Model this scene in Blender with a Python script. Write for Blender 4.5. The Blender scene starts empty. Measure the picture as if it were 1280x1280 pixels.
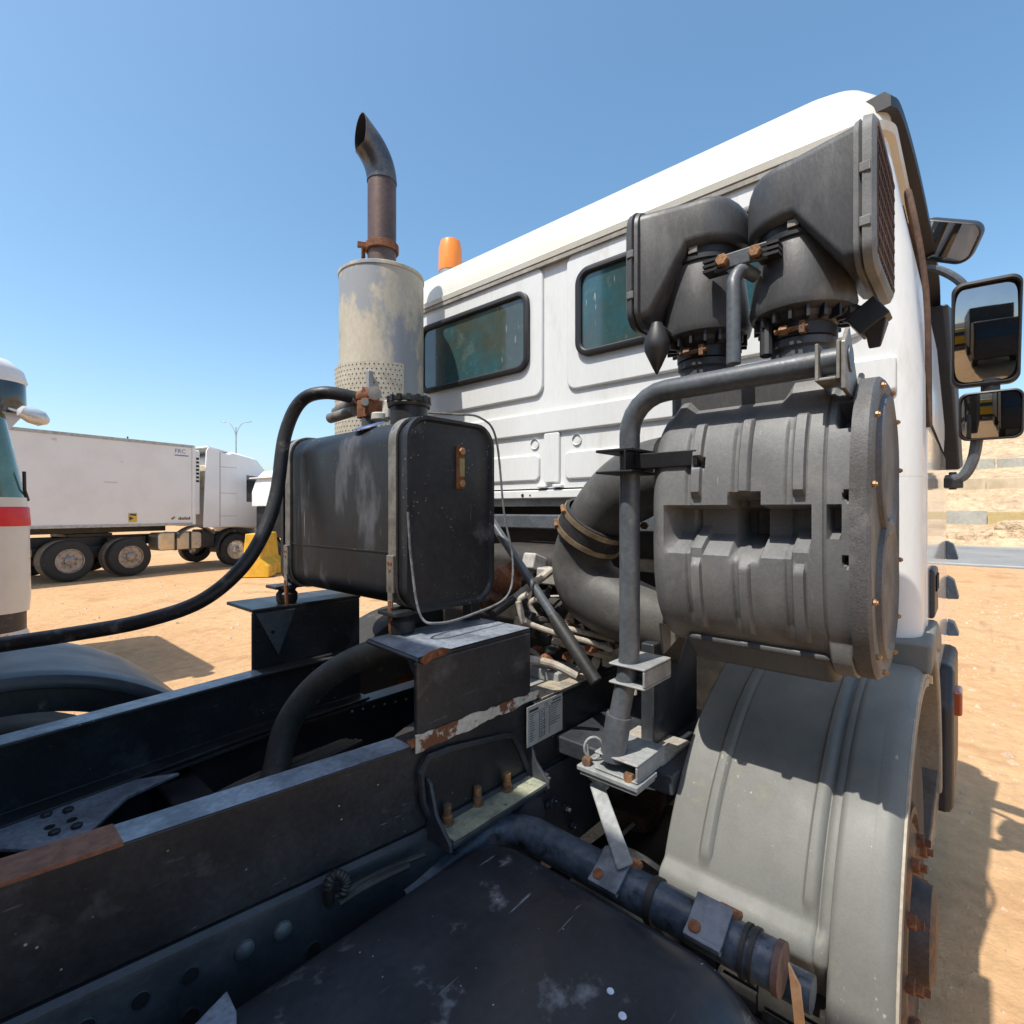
import bpy, math, random
from mathutils import Vector, Matrix, noise
random.seed(7)
R = math.radians
# ------------------------------------------------------------------ camera, sky, sun, exposure
scene = bpy.context.scene
YAW = R(41.8)                       # view turned left from the truck's heading (+X forward, +Y left)
CO, SI = math.cos(YAW), math.sin(YAW)
CAMZ, FPX, HZ = 1.75, 650.0, 637.0
cd = bpy.data.cameras.new('camera'); cam = bpy.data.objects.new('camera', cd)
scene.collection.objects.link(cam); scene.camera = cam
cd.sensor_width = 36; cd.lens = 36 * FPX / 1280; cd.clip_start = .02; cd.clip_end = 3000
cd.shift_y = -(640 - HZ) / 1280
cam.location = (0, 0, CAMZ); cam.rotation_euler = (R(90), 0, YAW - R(90))
SUN = Vector((-.51, .07, 1)).normalized()      # towards the sun: behind the truck, a little to its left
EL = math.asin(SUN.z); AZ = math.atan2(SUN.x, SUN.y)
w = bpy.data.worlds.new('World'); scene.world = w; w.use_nodes = True
nt = w.node_tree; nt.nodes.clear()
sky = nt.nodes.new('ShaderNodeTexSky'); sky.sky_type = 'NISHITA'; sky.sun_disc = False
sky.sun_elevation = EL; sky.sun_rotation = AZ; sky.air_density = 1.0; sky.dust_density = 2.0; sky.ozone_density = 1.6
sky.altitude = 100
bg = nt.nodes.new('ShaderNodeBackground'); bg.inputs[1].default_value = .15
wo = nt.nodes.new('ShaderNodeOutputWorld')
hs = nt.nodes.new('ShaderNodeHueSaturation'); hs.inputs['Hue'].default_value = .488; hs.inputs['Saturation'].default_value = 1.14; nt.links.new(sky.outputs[0], hs.inputs['Color'])
nt.links.new(hs.outputs[0], bg.inputs[0]); nt.links.new(bg.outputs[0], wo.inputs[0])
sd = bpy.data.lights.new('sun', 'SUN'); sd.energy = 3.9; sd.angle = R(.53); sd.color = (1, .95, .86)
so = bpy.data.objects.new('sun', sd); scene.collection.objects.link(so)
so.rotation_euler = SUN.to_track_quat('Z', 'Y').to_euler()
vs = scene.view_settings; vs.view_transform = 'Standard'; vs.look = 'None'; vs.exposure = .62; vs.gamma = 1; vs.use_curve_mapping = False

# ------------------------------------------------------------------ helpers
COL = scene.collection
def V(*a): return Vector(a)
def at(px, py, F=None, L=None, Z=None, D=None):
    "point of the place that was measured at photo pixel px,py, on a plane x=F, y=L, z=Z or at depth D"
    u = (px - 640) / FPX; v = (HZ - py) / FPX
    r = Vector((CO + SI * u, SI - CO * u, v))
    if F is not None: t = F / r.x
    elif L is not None: t = L / r.y
    elif Z is not None: t = (Z - CAMZ) / r.z
    else: t = D
    return Vector((0, 0, CAMZ)) + r * t
INV = {}
def thing(name, label, cat, loc=(0, 0, 0), rz=0, group=None, world=False):
    o = bpy.data.objects.new(name, None); COL.objects.link(o); o.empty_display_size = .2
    o.location = loc; o.rotation_euler = (0, 0, rz); o['label'] = label; o['category'] = cat
    if group: o['group'] = group
    if world: INV[o.name] = (Matrix.Translation(Vector(loc)) @ Matrix.Rotation(rz, 4, 'Z')).inverted()
    return o
def tag(o, label=None, cat=None, group=None, kind=None):
    if label: o['label'] = label
    if cat: o['category'] = cat
    if group: o['group'] = group
    if kind: o['kind'] = kind
    return o
def catmull(pts, n=8):
    pts = [Vector(p) for p in pts]
    P = [pts[0] * 2 - pts[1]] + pts + [pts[-1] * 2 - pts[-2]]
    out = []
    for i in range(1, len(P) - 2):
        a, b, c, d = P[i - 1:i + 3]
        for k in range(n):
            t = k / n
            out.append(.5 * ((2 * b) + (c - a) * t + (2 * a - 5 * b + 4 * c - d) * t * t + (3 * b - a - 3 * c + d) * t ** 3))
    out.append(pts[-1]); return out
def rrect(x0, x1, y0, y1, r, n=5):
    out = []
    for cx, cy, a0 in ((x1 - r, y1 - r, 0), (x0 + r, y1 - r, 90), (x0 + r, y0 + r, 180), (x1 - r, y0 + r, 270)):
        for k in range(n + 1):
            a = R(a0 + 90 * k / n); out.append((cx + r * math.cos(a), cy + r * math.sin(a)))
    return out
class MB:
    def __init__(s): s.v = []; s.f = []
    def add(s, vs, fs):
        b = len(s.v); s.v += [tuple(p) for p in vs]; s.f += [tuple(i + b for i in f) for f in fs]; return s
    def box(s, x0, x1, y0, y1, z0, z1):
        return s.add([(x0, y0, z0), (x1, y0, z0), (x1, y1, z0), (x0, y1, z0), (x0, y0, z1), (x1, y0, z1), (x1, y1, z1), (x0, y1, z1)],
                     [(0, 3, 2, 1), (4, 5, 6, 7), (0, 1, 5, 4), (1, 2, 6, 5), (2, 3, 7, 6), (3, 0, 4, 7)])
    def obox(s, c, hx, hy, hz, rot=None):
        M = rot if rot is not None else Matrix.Identity(3)
        c = Vector(c); pts = []
        for z in (-hz, hz):
            for x, y in ((-hx, -hy), (hx, -hy), (hx, hy), (-hx, hy)): pts.append(c + M @ Vector((x, y, z)))
        return s.add(pts, [(0, 3, 2, 1), (4, 5, 6, 7), (0, 1, 5, 4), (1, 2, 6, 5), (2, 3, 7, 6), (3, 0, 4, 7)])
    def prism(s, poly, off):
        poly = [Vector(p) for p in poly]; off = Vector(off); n = len(poly)
        nrm = Vector((0, 0, 0))
        for i in range(n): nrm += poly[i].cross(poly[(i + 1) % n])
        if nrm.dot(off) > 0: poly = poly[::-1]
        pts = poly + [p + off for p in poly]
        fs = [tuple(range(n)), tuple(range(2 * n - 1, n - 1, -1))]
        for i in range(n): j = (i + 1) % n; fs.append((i, i + n, j + n, j))
        return s.add(pts, fs)
    def loft(s, secs, caps=True, closed=True):
        n = len(secs[0]); pts = [p for sec in secs for p in sec]; fs = []
        for i in range(len(secs) - 1):
            for k in range(n if closed else n - 1):
                k2 = (k + 1) % n
                fs.append((i * n + k, i * n + k2, (i + 1) * n + k2, (i + 1) * n + k))
        if caps:
            fs.append(tuple(range(n - 1, -1, -1))); m = (len(secs) - 1) * n
            fs.append(tuple(range(m, m + n)))
        return s.add(pts, fs)
    def tube(s, path, r, n=14, caps=True):
        path = [Vector(p) for p in path]; m = len(path)
        if m == 2: path = [path[0], path[0].lerp(path[1], .5), path[1]]; m = 3; r = r if not isinstance(r, (list, tuple)) else [r[0], (r[0] + r[-1]) / 2, r[-1]]
        rs = r if isinstance(r, (list, tuple)) else [r] * m
        T = [(path[min(i + 1, m - 1)] - path[max(i - 1, 0)]).normalized() for i in range(m)]
        up = Vector((0, 0, 1)) if abs(T[0].z) < .9 else Vector((1, 0, 0))
        N = (up - T[0] * up.dot(T[0])).normalized(); secs = []
        for i in range(m):
            N = (N - T[i] * N.dot(T[i])).normalized(); B = T[i].cross(N)
            secs.append([path[i] + (N * math.cos(2 * math.pi * k / n) + B * math.sin(2 * math.pi * k / n)) * rs[i] for k in range(n)])
        return s.loft(secs, caps)
    def lathe(s, prof, o, ax=(0, 0, 1), n=32, caps=True, ref=None):
        o = Vector(o); ax = Vector(ax).normalized()
        ref = Vector(ref) if ref else (Vector((1, 0, 0)) if abs(ax.x) < .9 else Vector((0, 1, 0)))
        N = (ref - ax * ref.dot(ax)).normalized(); B = ax.cross(N); secs = []
        for r, h in prof:
            secs.append([o + ax * h + (N * math.cos(2 * math.pi * k / n) + B * math.sin(2 * math.pi * k / n)) * max(r, .0004) for k in range(n)])
        return s.loft(secs, caps)
    def cyl(s, a, b, r, n=20): return s.tube([a, b], r, n)
    def hexbolt(s, p, ax, r, h):
        s.lathe([(r, 0), (r, h * .85), (r * .85, h)], p, ax, 6); return s
    def build(s, name, m, parent=None, bevel=0, seg=2, ang=35, smooth=True, sub=0):
        me = bpy.data.meshes.new(name); me.from_pydata(s.v, [], s.f); me.validate()
        if smooth:
            me.polygons.foreach_set('use_smooth', [True] * len(me.polygons))
            if not bevel: me.set_sharp_from_angle(angle=R(ang))
        me.materials.append(m)
        o = bpy.data.objects.new(name, me); COL.objects.link(o)
        if parent is not None:
            o.parent = parent
            if parent.name in INV: o.matrix_parent_inverse = INV[parent.name]
        if bevel:
            b = o.modifiers.new('bevel', 'BEVEL'); b.width = bevel; b.segments = seg; b.limit_method = 'ANGLE'; b.angle_limit = R(ang); b.harden_normals = True
        return o
def text_mesh(name, body, size, m, parent, origin, xdir, ydir, depth=.0005, align='LEFT'):
    cu = bpy.data.curves.new(name, 'FONT'); cu.body = body; cu.size = size; cu.align_x = align; cu.resolution_u = 2
    t = bpy.data.objects.new(name, cu); COL.objects.link(t)
    dg = bpy.context.evaluated_depsgraph_get(); dg.update()
    me0 = bpy.data.meshes.new_from_object(t.evaluated_get(dg))
    bpy.data.objects.remove(t)
    xd, yd, o = Vector(xdir), Vector(ydir), Vector(origin)
    b = MB(); b.add([o + xd * v.co.x + yd * v.co.y for v in me0.vertices], [tuple(p.vertices) for p in me0.polygons])
    return b.build(name, m, parent, smooth=False)

# ------------------------------------------------------------------ materials
MATS = {}
def mat(name, c1, c2=None, rough=.6, metal=0, scale=5, lo=.45, hi=.62, fine=.18, fscale=70, bump=.15, bscale=120,
        spec=.5, c3=None, s3=9, t3=.66, w3=.03, streak=1, dots=None, dscale=60, dthr=.13, coat=0, rvar=.12, bd=.002, scr=None, sdir=(3, 60, 60), sthr=.70):
    if name in MATS: return MATS[name]
    m = bpy.data.materials.new(name); m.use_nodes = True; N = m.node_tree.nodes; K = m.node_tree.links.new
    b = N['Principled BSDF']; tc = N.new('ShaderNodeTexCoord'); mp = N.new('ShaderNodeMapping')
    K(tc.outputs['Object'], mp.inputs[0]); mp.inputs['Scale'].default_value = (1, 1, 1 / streak)
    def noi(sc, det=6, ro=.6):
        n = N.new('ShaderNodeTexNoise'); n.inputs['Scale'].default_value = sc; n.inputs['Detail'].default_value = det
        n.inputs['Roughness'].default_value = ro; K(mp.outputs[0], n.inputs['Vector']); return n
    def ramp(src, a, bb):
        r = N.new('ShaderNodeMapRange'); r.inputs[1].default_value = a; r.inputs[2].default_value = bb; K(src, r.inputs[0]); return r.outputs[0]
    def mix(f, a, c):
        x = N.new('ShaderNodeMix'); x.data_type = 'RGBA'
        if isinstance(f, float): x.inputs[0].default_value = f
        else: K(f, x.inputs[0])
        for i, q in ((6, a), (7, c)):
            if isinstance(q, tuple): x.inputs[i].default_value = (*q, 1)
            else: K(q, x.inputs[i])
        return x.outputs[2]
    c2 = c2 or tuple(k * .8 for k in c1)
    n1 = noi(scale); col = mix(ramp(n1.outputs[0], lo, hi), c1, c2)
    n2 = noi(fscale, 4)
    if fine:
        hsv = N.new('ShaderNodeHueSaturation'); K(col, hsv.inputs['Color'])
        K(ramp(n2.outputs[0], .3, .7), (mr := N.new('ShaderNodeMapRange')).inputs[0])
        mr.inputs[3].default_value = 1 - fine; mr.inputs[4].default_value = 1 + fine
        K(mr.outputs[0], hsv.inputs['Value']); col = hsv.outputs[0]
    if c3:
        n3 = noi(s3, 8, .65); col = mix(ramp(n3.outputs[0], t3, t3 + w3), col, c3)
    if scr:
        m2 = N.new('ShaderNodeMapping'); K(tc.outputs['Object'], m2.inputs[0]); m2.inputs['Scale'].default_value = sdir; m2.inputs['Rotation'].default_value = (.3, .2, .5)
        n4 = N.new('ShaderNodeTexNoise'); n4.inputs['Scale'].default_value = 1.6; n4.inputs['Detail'].default_value = 2; K(m2.outputs[0], n4.inputs['Vector'])
        n5 = noi(4); mu2 = N.new('ShaderNodeMath'); mu2.operation = 'MULTIPLY'; K(ramp(n4.outputs[0], sthr, sthr + .05), mu2.inputs[0]); K(ramp(n5.outputs[0], .48, .58), mu2.inputs[1]); col = mix(mu2.outputs[0], col, scr)
    if dots:
        vo = N.new('ShaderNodeTexVoronoi'); vo.inputs['Scale'].default_value = dscale; K(tc.outputs['Object'], vo.inputs['Vector'])
        nn = noi(11); 
        mu = N.new('ShaderNodeMath'); mu.operation = 'MULTIPLY'; K(ramp(vo.outputs['Distance'], dthr, dthr * .5), mu.inputs[0]); K(ramp(nn.outputs[0], .52, .6), mu.inputs[1])
        col = mix(mu.outputs[0], col, dots)
    K(col, b.inputs['Base Color'])
    K(ramp(n1.outputs[0], .3, .7), (rr := N.new('ShaderNodeMapRange')).inputs[0])
    rr.inputs[3].default_value = max(.02, rough - rvar); rr.inputs[4].default_value = min(1, rough + rvar); K(rr.outputs[0], b.inputs['Roughness'])
    b.inputs['Metallic'].default_value = metal; b.inputs['Specular IOR Level'].default_value = spec
    if coat: b.inputs['Coat Weight'].default_value = coat; b.inputs['Coat Roughness'].default_value = .06
    if bump:
        bu = N.new('ShaderNodeBump'); bu.inputs['Strength'].default_value = bump; bu.inputs['Distance'].default_value = bd
        K(noi(bscale, 5).outputs[0], bu.inputs['Height']); K(bu.outputs[0], b.inputs['Normal'])
    MATS[name] = m; return m
M_white = mat('white_paint', (.68, .69, .685), (.635, .645, .635), rough=.38, scale=2.2, fine=.03, bump=.04, bscale=30, c3=(.50, .475, .41), s3=9, t3=.57, w3=.25, streak=3.5, coat=.3, scr=(.4, .36, .3), sdir=(60, 60, 4), sthr=.74)
M_side = mat('door_paint', (.78, .79, .79), (.74, .74, .73), rough=.2, scale=2.2, fine=.02, bump=.0, coat=.8)
M_roof = mat('roof_paint', (.62, .60, .53), (.58, .555, .475), rough=.42, scale=3, fine=.04, bump=.06, bscale=25, coat=.2, c3=(.6, .55, .44), s3=8, t3=.7, w3=.08)
M_under = mat('cab_underside', (.30, .29, .26), (.2, .19, .17), rough=.7)
M_rubber = mat('black_rubber', (.018, .018, .019), (.03, .03, .03), rough=.55, fine=.3, c3=(.10, .095, .085), s3=16, t3=.62, w3=.12)
M_hose = mat('dusty_hose_rubber', (.012, .013, .016), (.02, .02, .022), rough=.5, scale=12, c3=(.12, .11, .10), s3=22, t3=.56, w3=.14, bump=.4, bscale=90, dots=(.3, .27, .22), dscale=60, dthr=.16)
M_seal = mat('window_seal', (.012, .012, .014), rough=.5, fine=.2)
M_fade = mat('faded_grey_plastic', (.142, .145, .146), (.105, .108, .11), rough=.62, scale=6, fine=.12, fscale=160, bump=.25, bscale=260, c3=(.20, .195, .185), s3=7, t3=.55, w3=.2, scr=(.26, .255, .245), sdir=(50, 50, 5), sthr=.68)
M_lid = mat('air_filter_lid_plastic', (.085, .085, .088), (.06, .058, .055), rough=.6, scale=7, fine=.25, fscale=220, bump=.5, bscale=260, c3=(.17, .165, .155), s3=9, t3=.6, w3=.14)
M_snork = mat('dark_snorkel_plastic', (.066, .067, .070), (.044, .045, .048), rough=.5, scale=8, fine=.15, fscale=160, bump=.25, bscale=220, c3=(.15, .15, .145), s3=6, t3=.57, w3=.22, streak=2.5, scr=(.18, .18, .175), sdir=(50, 50, 4))
M_blk = mat('black_plastic', (.014, .014, .016), (.022, .022, .024), rough=.48, fine=.2, bump=.1)
M_grille = mat('intake_grille', (.10, .055, .035), (.06, .035, .025), rough=.8, fine=.3)
M_tank = mat('black_tank_paint', (.012, .013, .015), (.02, .021, .024), rough=.42, scale=5, fine=.25, fscale=90, bump=.12, bscale=50, c3=(.13, .135, .15), s3=5.0, t3=.55, w3=.16, streak=2.6, scr=(.22, .23, .25), sdir=(50, 50, 3), dots=(.35, .35, .33), dscale=70, dthr=.1)
M_face = mat('tank_end_paint', (.014, .015, .019), (.02, .021, .025), rough=.45, scale=5, fine=.3, fscale=60, bump=.15, bscale=60, c3=(.075, .078, .085), s3=8, t3=.58, w3=.12, scr=(.2, .2, .2), sdir=(50, 50, 4), dots=(.4, .4, .38), dscale=80, dthr=.16)
M_fuel = mat('fuel_tank_paint', (.020, .022, .028), (.032, .035, .043), rough=.34, scale=3, fine=.2, fscale=60, bump=.10, bscale=35, c3=(.17, .175, .19), s3=9, t3=.585, w3=.10, scr=(.34, .35, .37), dots=(.5, .5, .5), dscale=38, dthr=.07)
M_frame = mat('dark_frame_paint', (.017, .018, .021), (.030, .032, .037), rough=.42, scale=4, fine=.3, fscale=80, bump=.25, bscale=70, c3=(.085, .085, .09), s3=6, t3=.58, w3=.14, scr=(.2, .2, .2), dots=(.45, .43, .38), dscale=40, dthr=.10)
M_ftop = mat('skylit_worn_top', (.22, .25, .30), (.12, .14, .17), rough=.36, scale=9, fine=.3, fscale=90, bump=.3, bscale=90, c3=(.16, .11, .08), s3=8, t3=.66, w3=.05)  # pale blue of the sky's reflection painted in, with brown wear spots
M_chas = mat('chassis_paint', (.030, .034, .041), (.046, .051, .059), rough=.4, scale=6, fine=.2, fscale=70, bump=.25, bscale=110, c3=(.09, .095, .10), s3=10, t3=.65, w3=.1)
M_rust = mat('rust', (.20, .075, .03), (.10, .035, .018), rough=.85, scale=14, fine=.35, fscale=120, bump=.7, bscale=160, c3=(.33, .16, .07), s3=22, t3=.6, w3=.08)
M_rustw = mat('flaking_white_filler', (.55, .52, .45), (.5, .46, .38), rough=.8, scale=12, bump=.6, bscale=120, c3=(.17, .065, .03), s3=9, t3=.51, w3=.03)
M_rustp = mat('rust_primer', (.25, .10, .055), (.17, .07, .04), rough=.75, scale=9, fine=.3, bump=.5, bscale=90, c3=(.10, .11, .13), s3=9, t3=.60, w3=.06)
M_bolt = mat('rusty_bolt', (.30, .15, .06), (.09, .055, .04), rough=.7, metal=.2, scale=18, lo=.4, hi=.62, fine=.4, fscale=200, bump=.5, bscale=300)
M_brass = mat('brass', (.42, .24, .11), (.3, .16, .08), rough=.55, metal=.5, scale=50)
M_galv = mat('galvanised', (.42, .42, .41), (.30, .31, .31), rough=.45, metal=.5, scale=9, fine=.15, c3=(.22, .16, .10), s3=13, t3=.68, w3=.06, bump=.2)
M_strap = mat('strap_steel', (.25, .235, .21), (.17, .155, .135), rough=.5, metal=.5, scale=16, fine=.2, c3=(.13, .08, .045), s3=22, t3=.62, w3=.08)
M_tube = mat('grey_tube_paint', (.085, .097, .11), (.06, .068, .078), rough=.4, scale=12, fine=.2, fscale=90, bump=.2, c3=(.16, .17, .18), s3=14, t3=.63, w3=.1)
M_pale = mat('pale_primer', (.27, .28, .28), (.20, .21, .21), rough=.6, scale=14, fine=.15, c3=(.25, .15, .08), s3=15, t3=.66, w3=.05, bump=.3)
M_pipe = mat('blue_black_pipe', (.05, .068, .095), (.08, .10, .13), rough=.36, scale=9, fine=.35, fscale=60, bump=.3, c3=(.014, .015, .017), s3=22, t3=.56, w3=.1)
M_muff = mat('muffler_steel', (.50, .45, .36), (.42, .385, .31), rough=.6, metal=.1, scale=4, lo=.42, hi=.6, fine=.1, fscale=60, bump=.2, bscale=80, c3=(.27, .29, .31), s3=3.2, t3=.52, w3=.06, streak=1.6)  # bluish grey blotches: stains, and a painted stand-in for a cast shadow
M_exh = mat('heat_brown_pipe', (.13, .085, .07), (.09, .065, .06), rough=.5, metal=.5, scale=9, fine=.15, bump=.2, c3=(.4, .38, .34), s3=11, t3=.69, w3=.03)
M_exh2 = mat('dark_steel_elbow', (.10, .10, .11), (.16, .14, .12), rough=.38, metal=.7, scale=7, fine=.2, bump=.15)
M_soot_hole = mat('soot_hole_black', (.006, .006, .007), rough=.95)  # flat black: sooted exhaust bore, and painted-in dark of holes, vents and recesses
M_fend = mat('fender_plastic', (.148, .150, .138), (.125, .127, .118), rough=.62, scale=5, fine=.06, fscale=200, bump=.2, bscale=260, c3=(.24, .215, .15), s3=5, t3=.58, w3=.2, scr=(.32, .3, .25), sdir=(4, 60, 60), dots=(.4, .4, .38), dscale=22, dthr=.05)
M_tyre = mat('tyre_rubber', (.022, .021, .02), (.035, .032, .029), rough=.8, scale=6, fine=.2, c3=(.14, .11, .08), s3=7, t3=.6, w3=.2)
M_hub = mat('rusty_hub', (.06, .045, .04), (.16, .075, .035), rough=.65, metal=.2, scale=11, lo=.5, hi=.56, fine=.3, bump=.4)
M_label = mat('paper_label', (.42, .42, .40), (.36, .36, .34), rough=.6, scale=20, fine=.05, bump=0)
M_ink = mat('print_ink', (.04, .04, .045), rough=.7, fine=0, bump=0)
M_cable = mat('grey_cable', (.16, .17, .18), (.08, .085, .09), rough=.5, scale=40)
M_engw = mat('dusty_metal_lines', (.45, .41, .35), (.32, .27, .21), rough=.6, scale=20, fine=.2, c3=(.2, .09, .04), s3=18, t3=.64, w3=.06)
M_eng = mat('oily_engine_casting', (.02, .017, .015), (.035, .026, .02), rough=.7, scale=14, fine=.3, bump=.6, c3=(.10, .055, .03), s3=10, t3=.68, w3=.06)
M_blue = mat('blue_overspray', (.05, .09, .22), rough=.5)
M_amber = mat('amber_plastic', (.85, .25, .02), (.8, .22, .02), rough=.3, fine=0, bump=0, coat=.5)
M_lampo = mat('indicator_lens', (.35, .06, .02), rough=.3, fine=0, bump=0, coat=.5)
M_mirror = mat('mirror_glass', (.30, .31, .32), (.27, .28, .29), rough=.03, metal=1, fine=0, bump=0, rvar=.01, scale=5)
M_green = mat('hydraulic_hose', (.03, .03, .032), rough=.5)
def glassmat(name, base, rough=.06, dirt=(.5, .55, .5), amt=.25):
    m = mat(name, base, tuple(min(1, k * 1.5) for k in base), rough=rough, scale=3.5, fine=.08, bump=0, rvar=.03, c3=tuple(k * .4 + amt * d for k, d in zip(base, dirt)), s3=9, t3=.6, w3=.25, spec=.6, coat=.6)
    return m
M_glass = mat('teal_window_glass', (.025, .085, .10), (.045, .06, .048), rough=.07, scale=2.6, lo=.42, hi=.58, fine=.1, fscale=30, bump=0, rvar=.03, c3=(.14, .17, .15), s3=8, t3=.58, w3=.25, coat=.6, scr=(.3, .33, .3), sdir=(40, 50, 8), sthr=.68)
M_dkglass = glassmat('dark_side_glass', (.012, .014, .016), amt=.04)
M_wind = glassmat('green_windscreen', (.05, .12, .09), amt=.15)

# ------------------------------------------------------------------ the near truck
TR = thing('truck', 'white cab truck with bare dark chassis, exhaust stack and grey air filter housing', 'truck', (1.2, 1.365, 0), world=True)
WX = 1.83; CY = 1.365
def plan(x0, x1, y0, y1, r, z, n=7): return [(x, y, z) for x, y in rrect(x0, x1, y0, y1, r, n)]
def ringyz(b, xb, xf, y0, y1, z0, z1, w, r, n=7):
    o = rrect(y0, y1, z0, z1, r, n); i = rrect(y0 + w, y1 - w, z0 + w, z1 - w, max(r - w, .01), n)
    m = rrect(y0 + w * .3, y1 - w * .3, z0 + w * .3, z1 - w * .3, max(r - w * .3, .01), n); m2 = rrect(y0 + w * .75, y1 - w * .75, z0 + w * .75, z1 - w * .75, max(r - w * .75, .01), n)
    b.loft([[(xb, y, z) for y, z in o], [(xf + .004, y, z) for y, z in o], [(xf, y, z) for y, z in m], [(xf, y, z) for y, z in m2], [(xf + .006, y, z) for y, z in i], [(xb, y, z) for y, z in i]], caps=False)
def plateyz(b, xf, xb, y0, y1, z0, z1, r, n=7): b.prism([(xf, y, z) for y, z in rrect(y0, y1, z0, z1, r, n)], (xb - xf, 0, 0))
# cab body
b = MB()
b.loft([plan(WX, 3.42, .115, 2.615, .07, 1.845), plan(WX, 3.42, .115, 2.615, .07, 2.15), plan(WX, 3.36, .14, 2.59, .07, 2.5), plan(WX, 3.2, .20, 2.53, .07, 2.862)])
cab = b.build('cab', M_white, TR, ang=50)
for ya_, yb_ in ((.115, .48), (2.25, 2.615)):
    b = MB(); b.loft([plan(WX, 2.3, ya_, yb_, .07, 1.38), plan(WX, 2.3, ya_, yb_, .07, 1.8445)]); b.build('cab_rear_corner', M_white, TR, ang=50)
b = MB()
pl = [(2.02, 1.36), (2.02, 2.0), (3.3, 2.0), (3.40, 1.12), (2.60, 1.10)] + [(1.82 + .68 * math.cos(R(a)), .70 + .68 * math.sin(R(a))) for a in (40, 50, 62, 75)]
b.prism([(x, .112, z) for x, z in pl], (0, .3, 0)); b.build('cab_side_panel', M_side, TR, bevel=.012, seg=3)
b = MB(); b.prism([(x, 2.31, z) for x, z in pl], (0, .3, 0)); b.build('cab_side_panel', M_side, TR, bevel=.012, seg=3)
b = MB(); b.box(1.95, 2.1, .42, 2.3, .8, 1.84); b.box(2.1, 3.3, .42, 2.3, .85, 1.84); b.build('cab_floor', M_eng, TR)
# pressed panels on the rear wall
def panel(y0, y1, z0, z1, r, proud, nm='pressed_panel', bev=.008):
    b = MB(); plateyz(b, WX - proud, WX + .01, y0, y1, z0, z1, r); return b.build(nm, M_white, TR, bevel=bev, seg=3)
panel(1.444, 2.515, 2.26, 2.842, .05, .013); panel(.235, 1.313, 2.26, 2.842, .05, .013)
panel(.17, 2.56, 2.087, 2.19, .012, .014, bev=.009)
panel(1.465, 2.30, 1.88, 2.0, .025, .010); panel(.45, 1.325, 1.88, 2.0, .025, .010)
panel(1.352, 1.438, 1.868, 2.089, .012, .012, bev=.006)
for yy, zz in ((1.495, 2.047), (1.265, 2.047)):
    b = MB(); b.lathe([(.013, -.004), (.019, -.004), (.023, .0), (.023, .006)], (WX, yy, zz), (-1, 0, 0), 18, caps=False); b.lathe([(.0135, -.01), (.0135, .001)], (WX, yy, zz), (-1, 0, 0), 14)
    b.build('pressed_boss', M_white, TR)
b = MB(); b.box(WX - .012, WX + .03, .3, 2.45, 1.80, 1.838); b.build('rear_sill', M_white, TR, bevel=.006)
b = MB(); b.box(WX + .012, WX + .05, .3, 2.45, 1.765, 1.802); b.build('rear_sill_return', M_under, TR)
for yy, r in ((1.56, .008), (1.515, .004), (1.9, .008), (1.2, .008)):
    b = MB(); b.lathe([(r, 0), (r, .0015)], (WX - .0125, yy, 1.815), (-1, 0, 0), 12); b.build('sill_hole', M_soot_hole, TR)
for yy in (1.445, 1.36):
    b = MB(); b.box(WX - .02, WX, yy - .025, yy + .025, 1.846, 1.86); b.build('sill_clip', M_white, TR, bevel=.004)
b = MB(); b.box(1.77, 1.835, .62, 2.45, 1.665, 1.728); b.build('cab_crossbeam', M_tube, TR, bevel=.008)
# rear windows
for y0, y1 in ((1.515, 2.30), (.47, 1.255)):
    g = MB(); plateyz(g, WX - .0185, WX - .008, y0 + .015, y1 - .015, 2.40, 2.737, .05); wn = g.build('rear_window', M_glass, TR)
    g = MB(); ringyz(g, WX - .01, WX - .034, y0, y1, 2.384, 2.753, .027, .065); g.build('window_seal', M_seal, wn)
# roof
b = MB(); secs = []
for z, off in ((2.845, -.02), (2.852, .026), (2.875, .03), (2.885, .018), (2.93, .012), (2.995, -.010), (3.045, -.045), (3.09, -.10), (3.12, -.18), (3.14, -.30), (3.15, -.5)):
    secs.append(plan(WX - off, 3.3 + off, .205 - off, 2.525 + off, .10, z, 9) if off > -.09 else plan(WX - off, 3.3 + off, .205 - off, 2.525 + off, .10, z, 9))
b.loft(secs); b.build('cab_roof', M_roof, TR, ang=28)
b = MB(); b.box(WX - .024, WX + .02, .23, 2.5, 2.83, 2.846); b.build('roof_gutter_channel', M_under, TR)
# black roof-side trim
b = MB()
pth = [(1.845, .205, 2.945), (1.93, .188, 2.955), (2.2, .17, 2.925), (2.6, .155, 2.87), (3.0, .145, 2.80), (3.25, .15, 2.72)]
b.loft([[(x, y - .02, z - .03), (x, y + .04, z - .035), (x, y + .045, z + .012), (x, y - .005, z + .018), (x, y - .02, z)] for x, y, z in catmull(pth, 5)])
b.build('roof_side_trim', M_blk, TR)
# beacon
p = at(563, 333, F=2.12); p.z = 3.10
bc = MB(); bc.lathe([(.07, 0), (.07, .10), (.066, .105)], p, n=24); bo = bc.build('beacon', M_galv, TR)
bc = MB(); bc.lathe([(.072, .10), (.074, .13), (.071, .24), (.06, .285), (.03, .303), (0, .306)], p, n=28); bc.build('beacon_lens', M_amber, bo)
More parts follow.
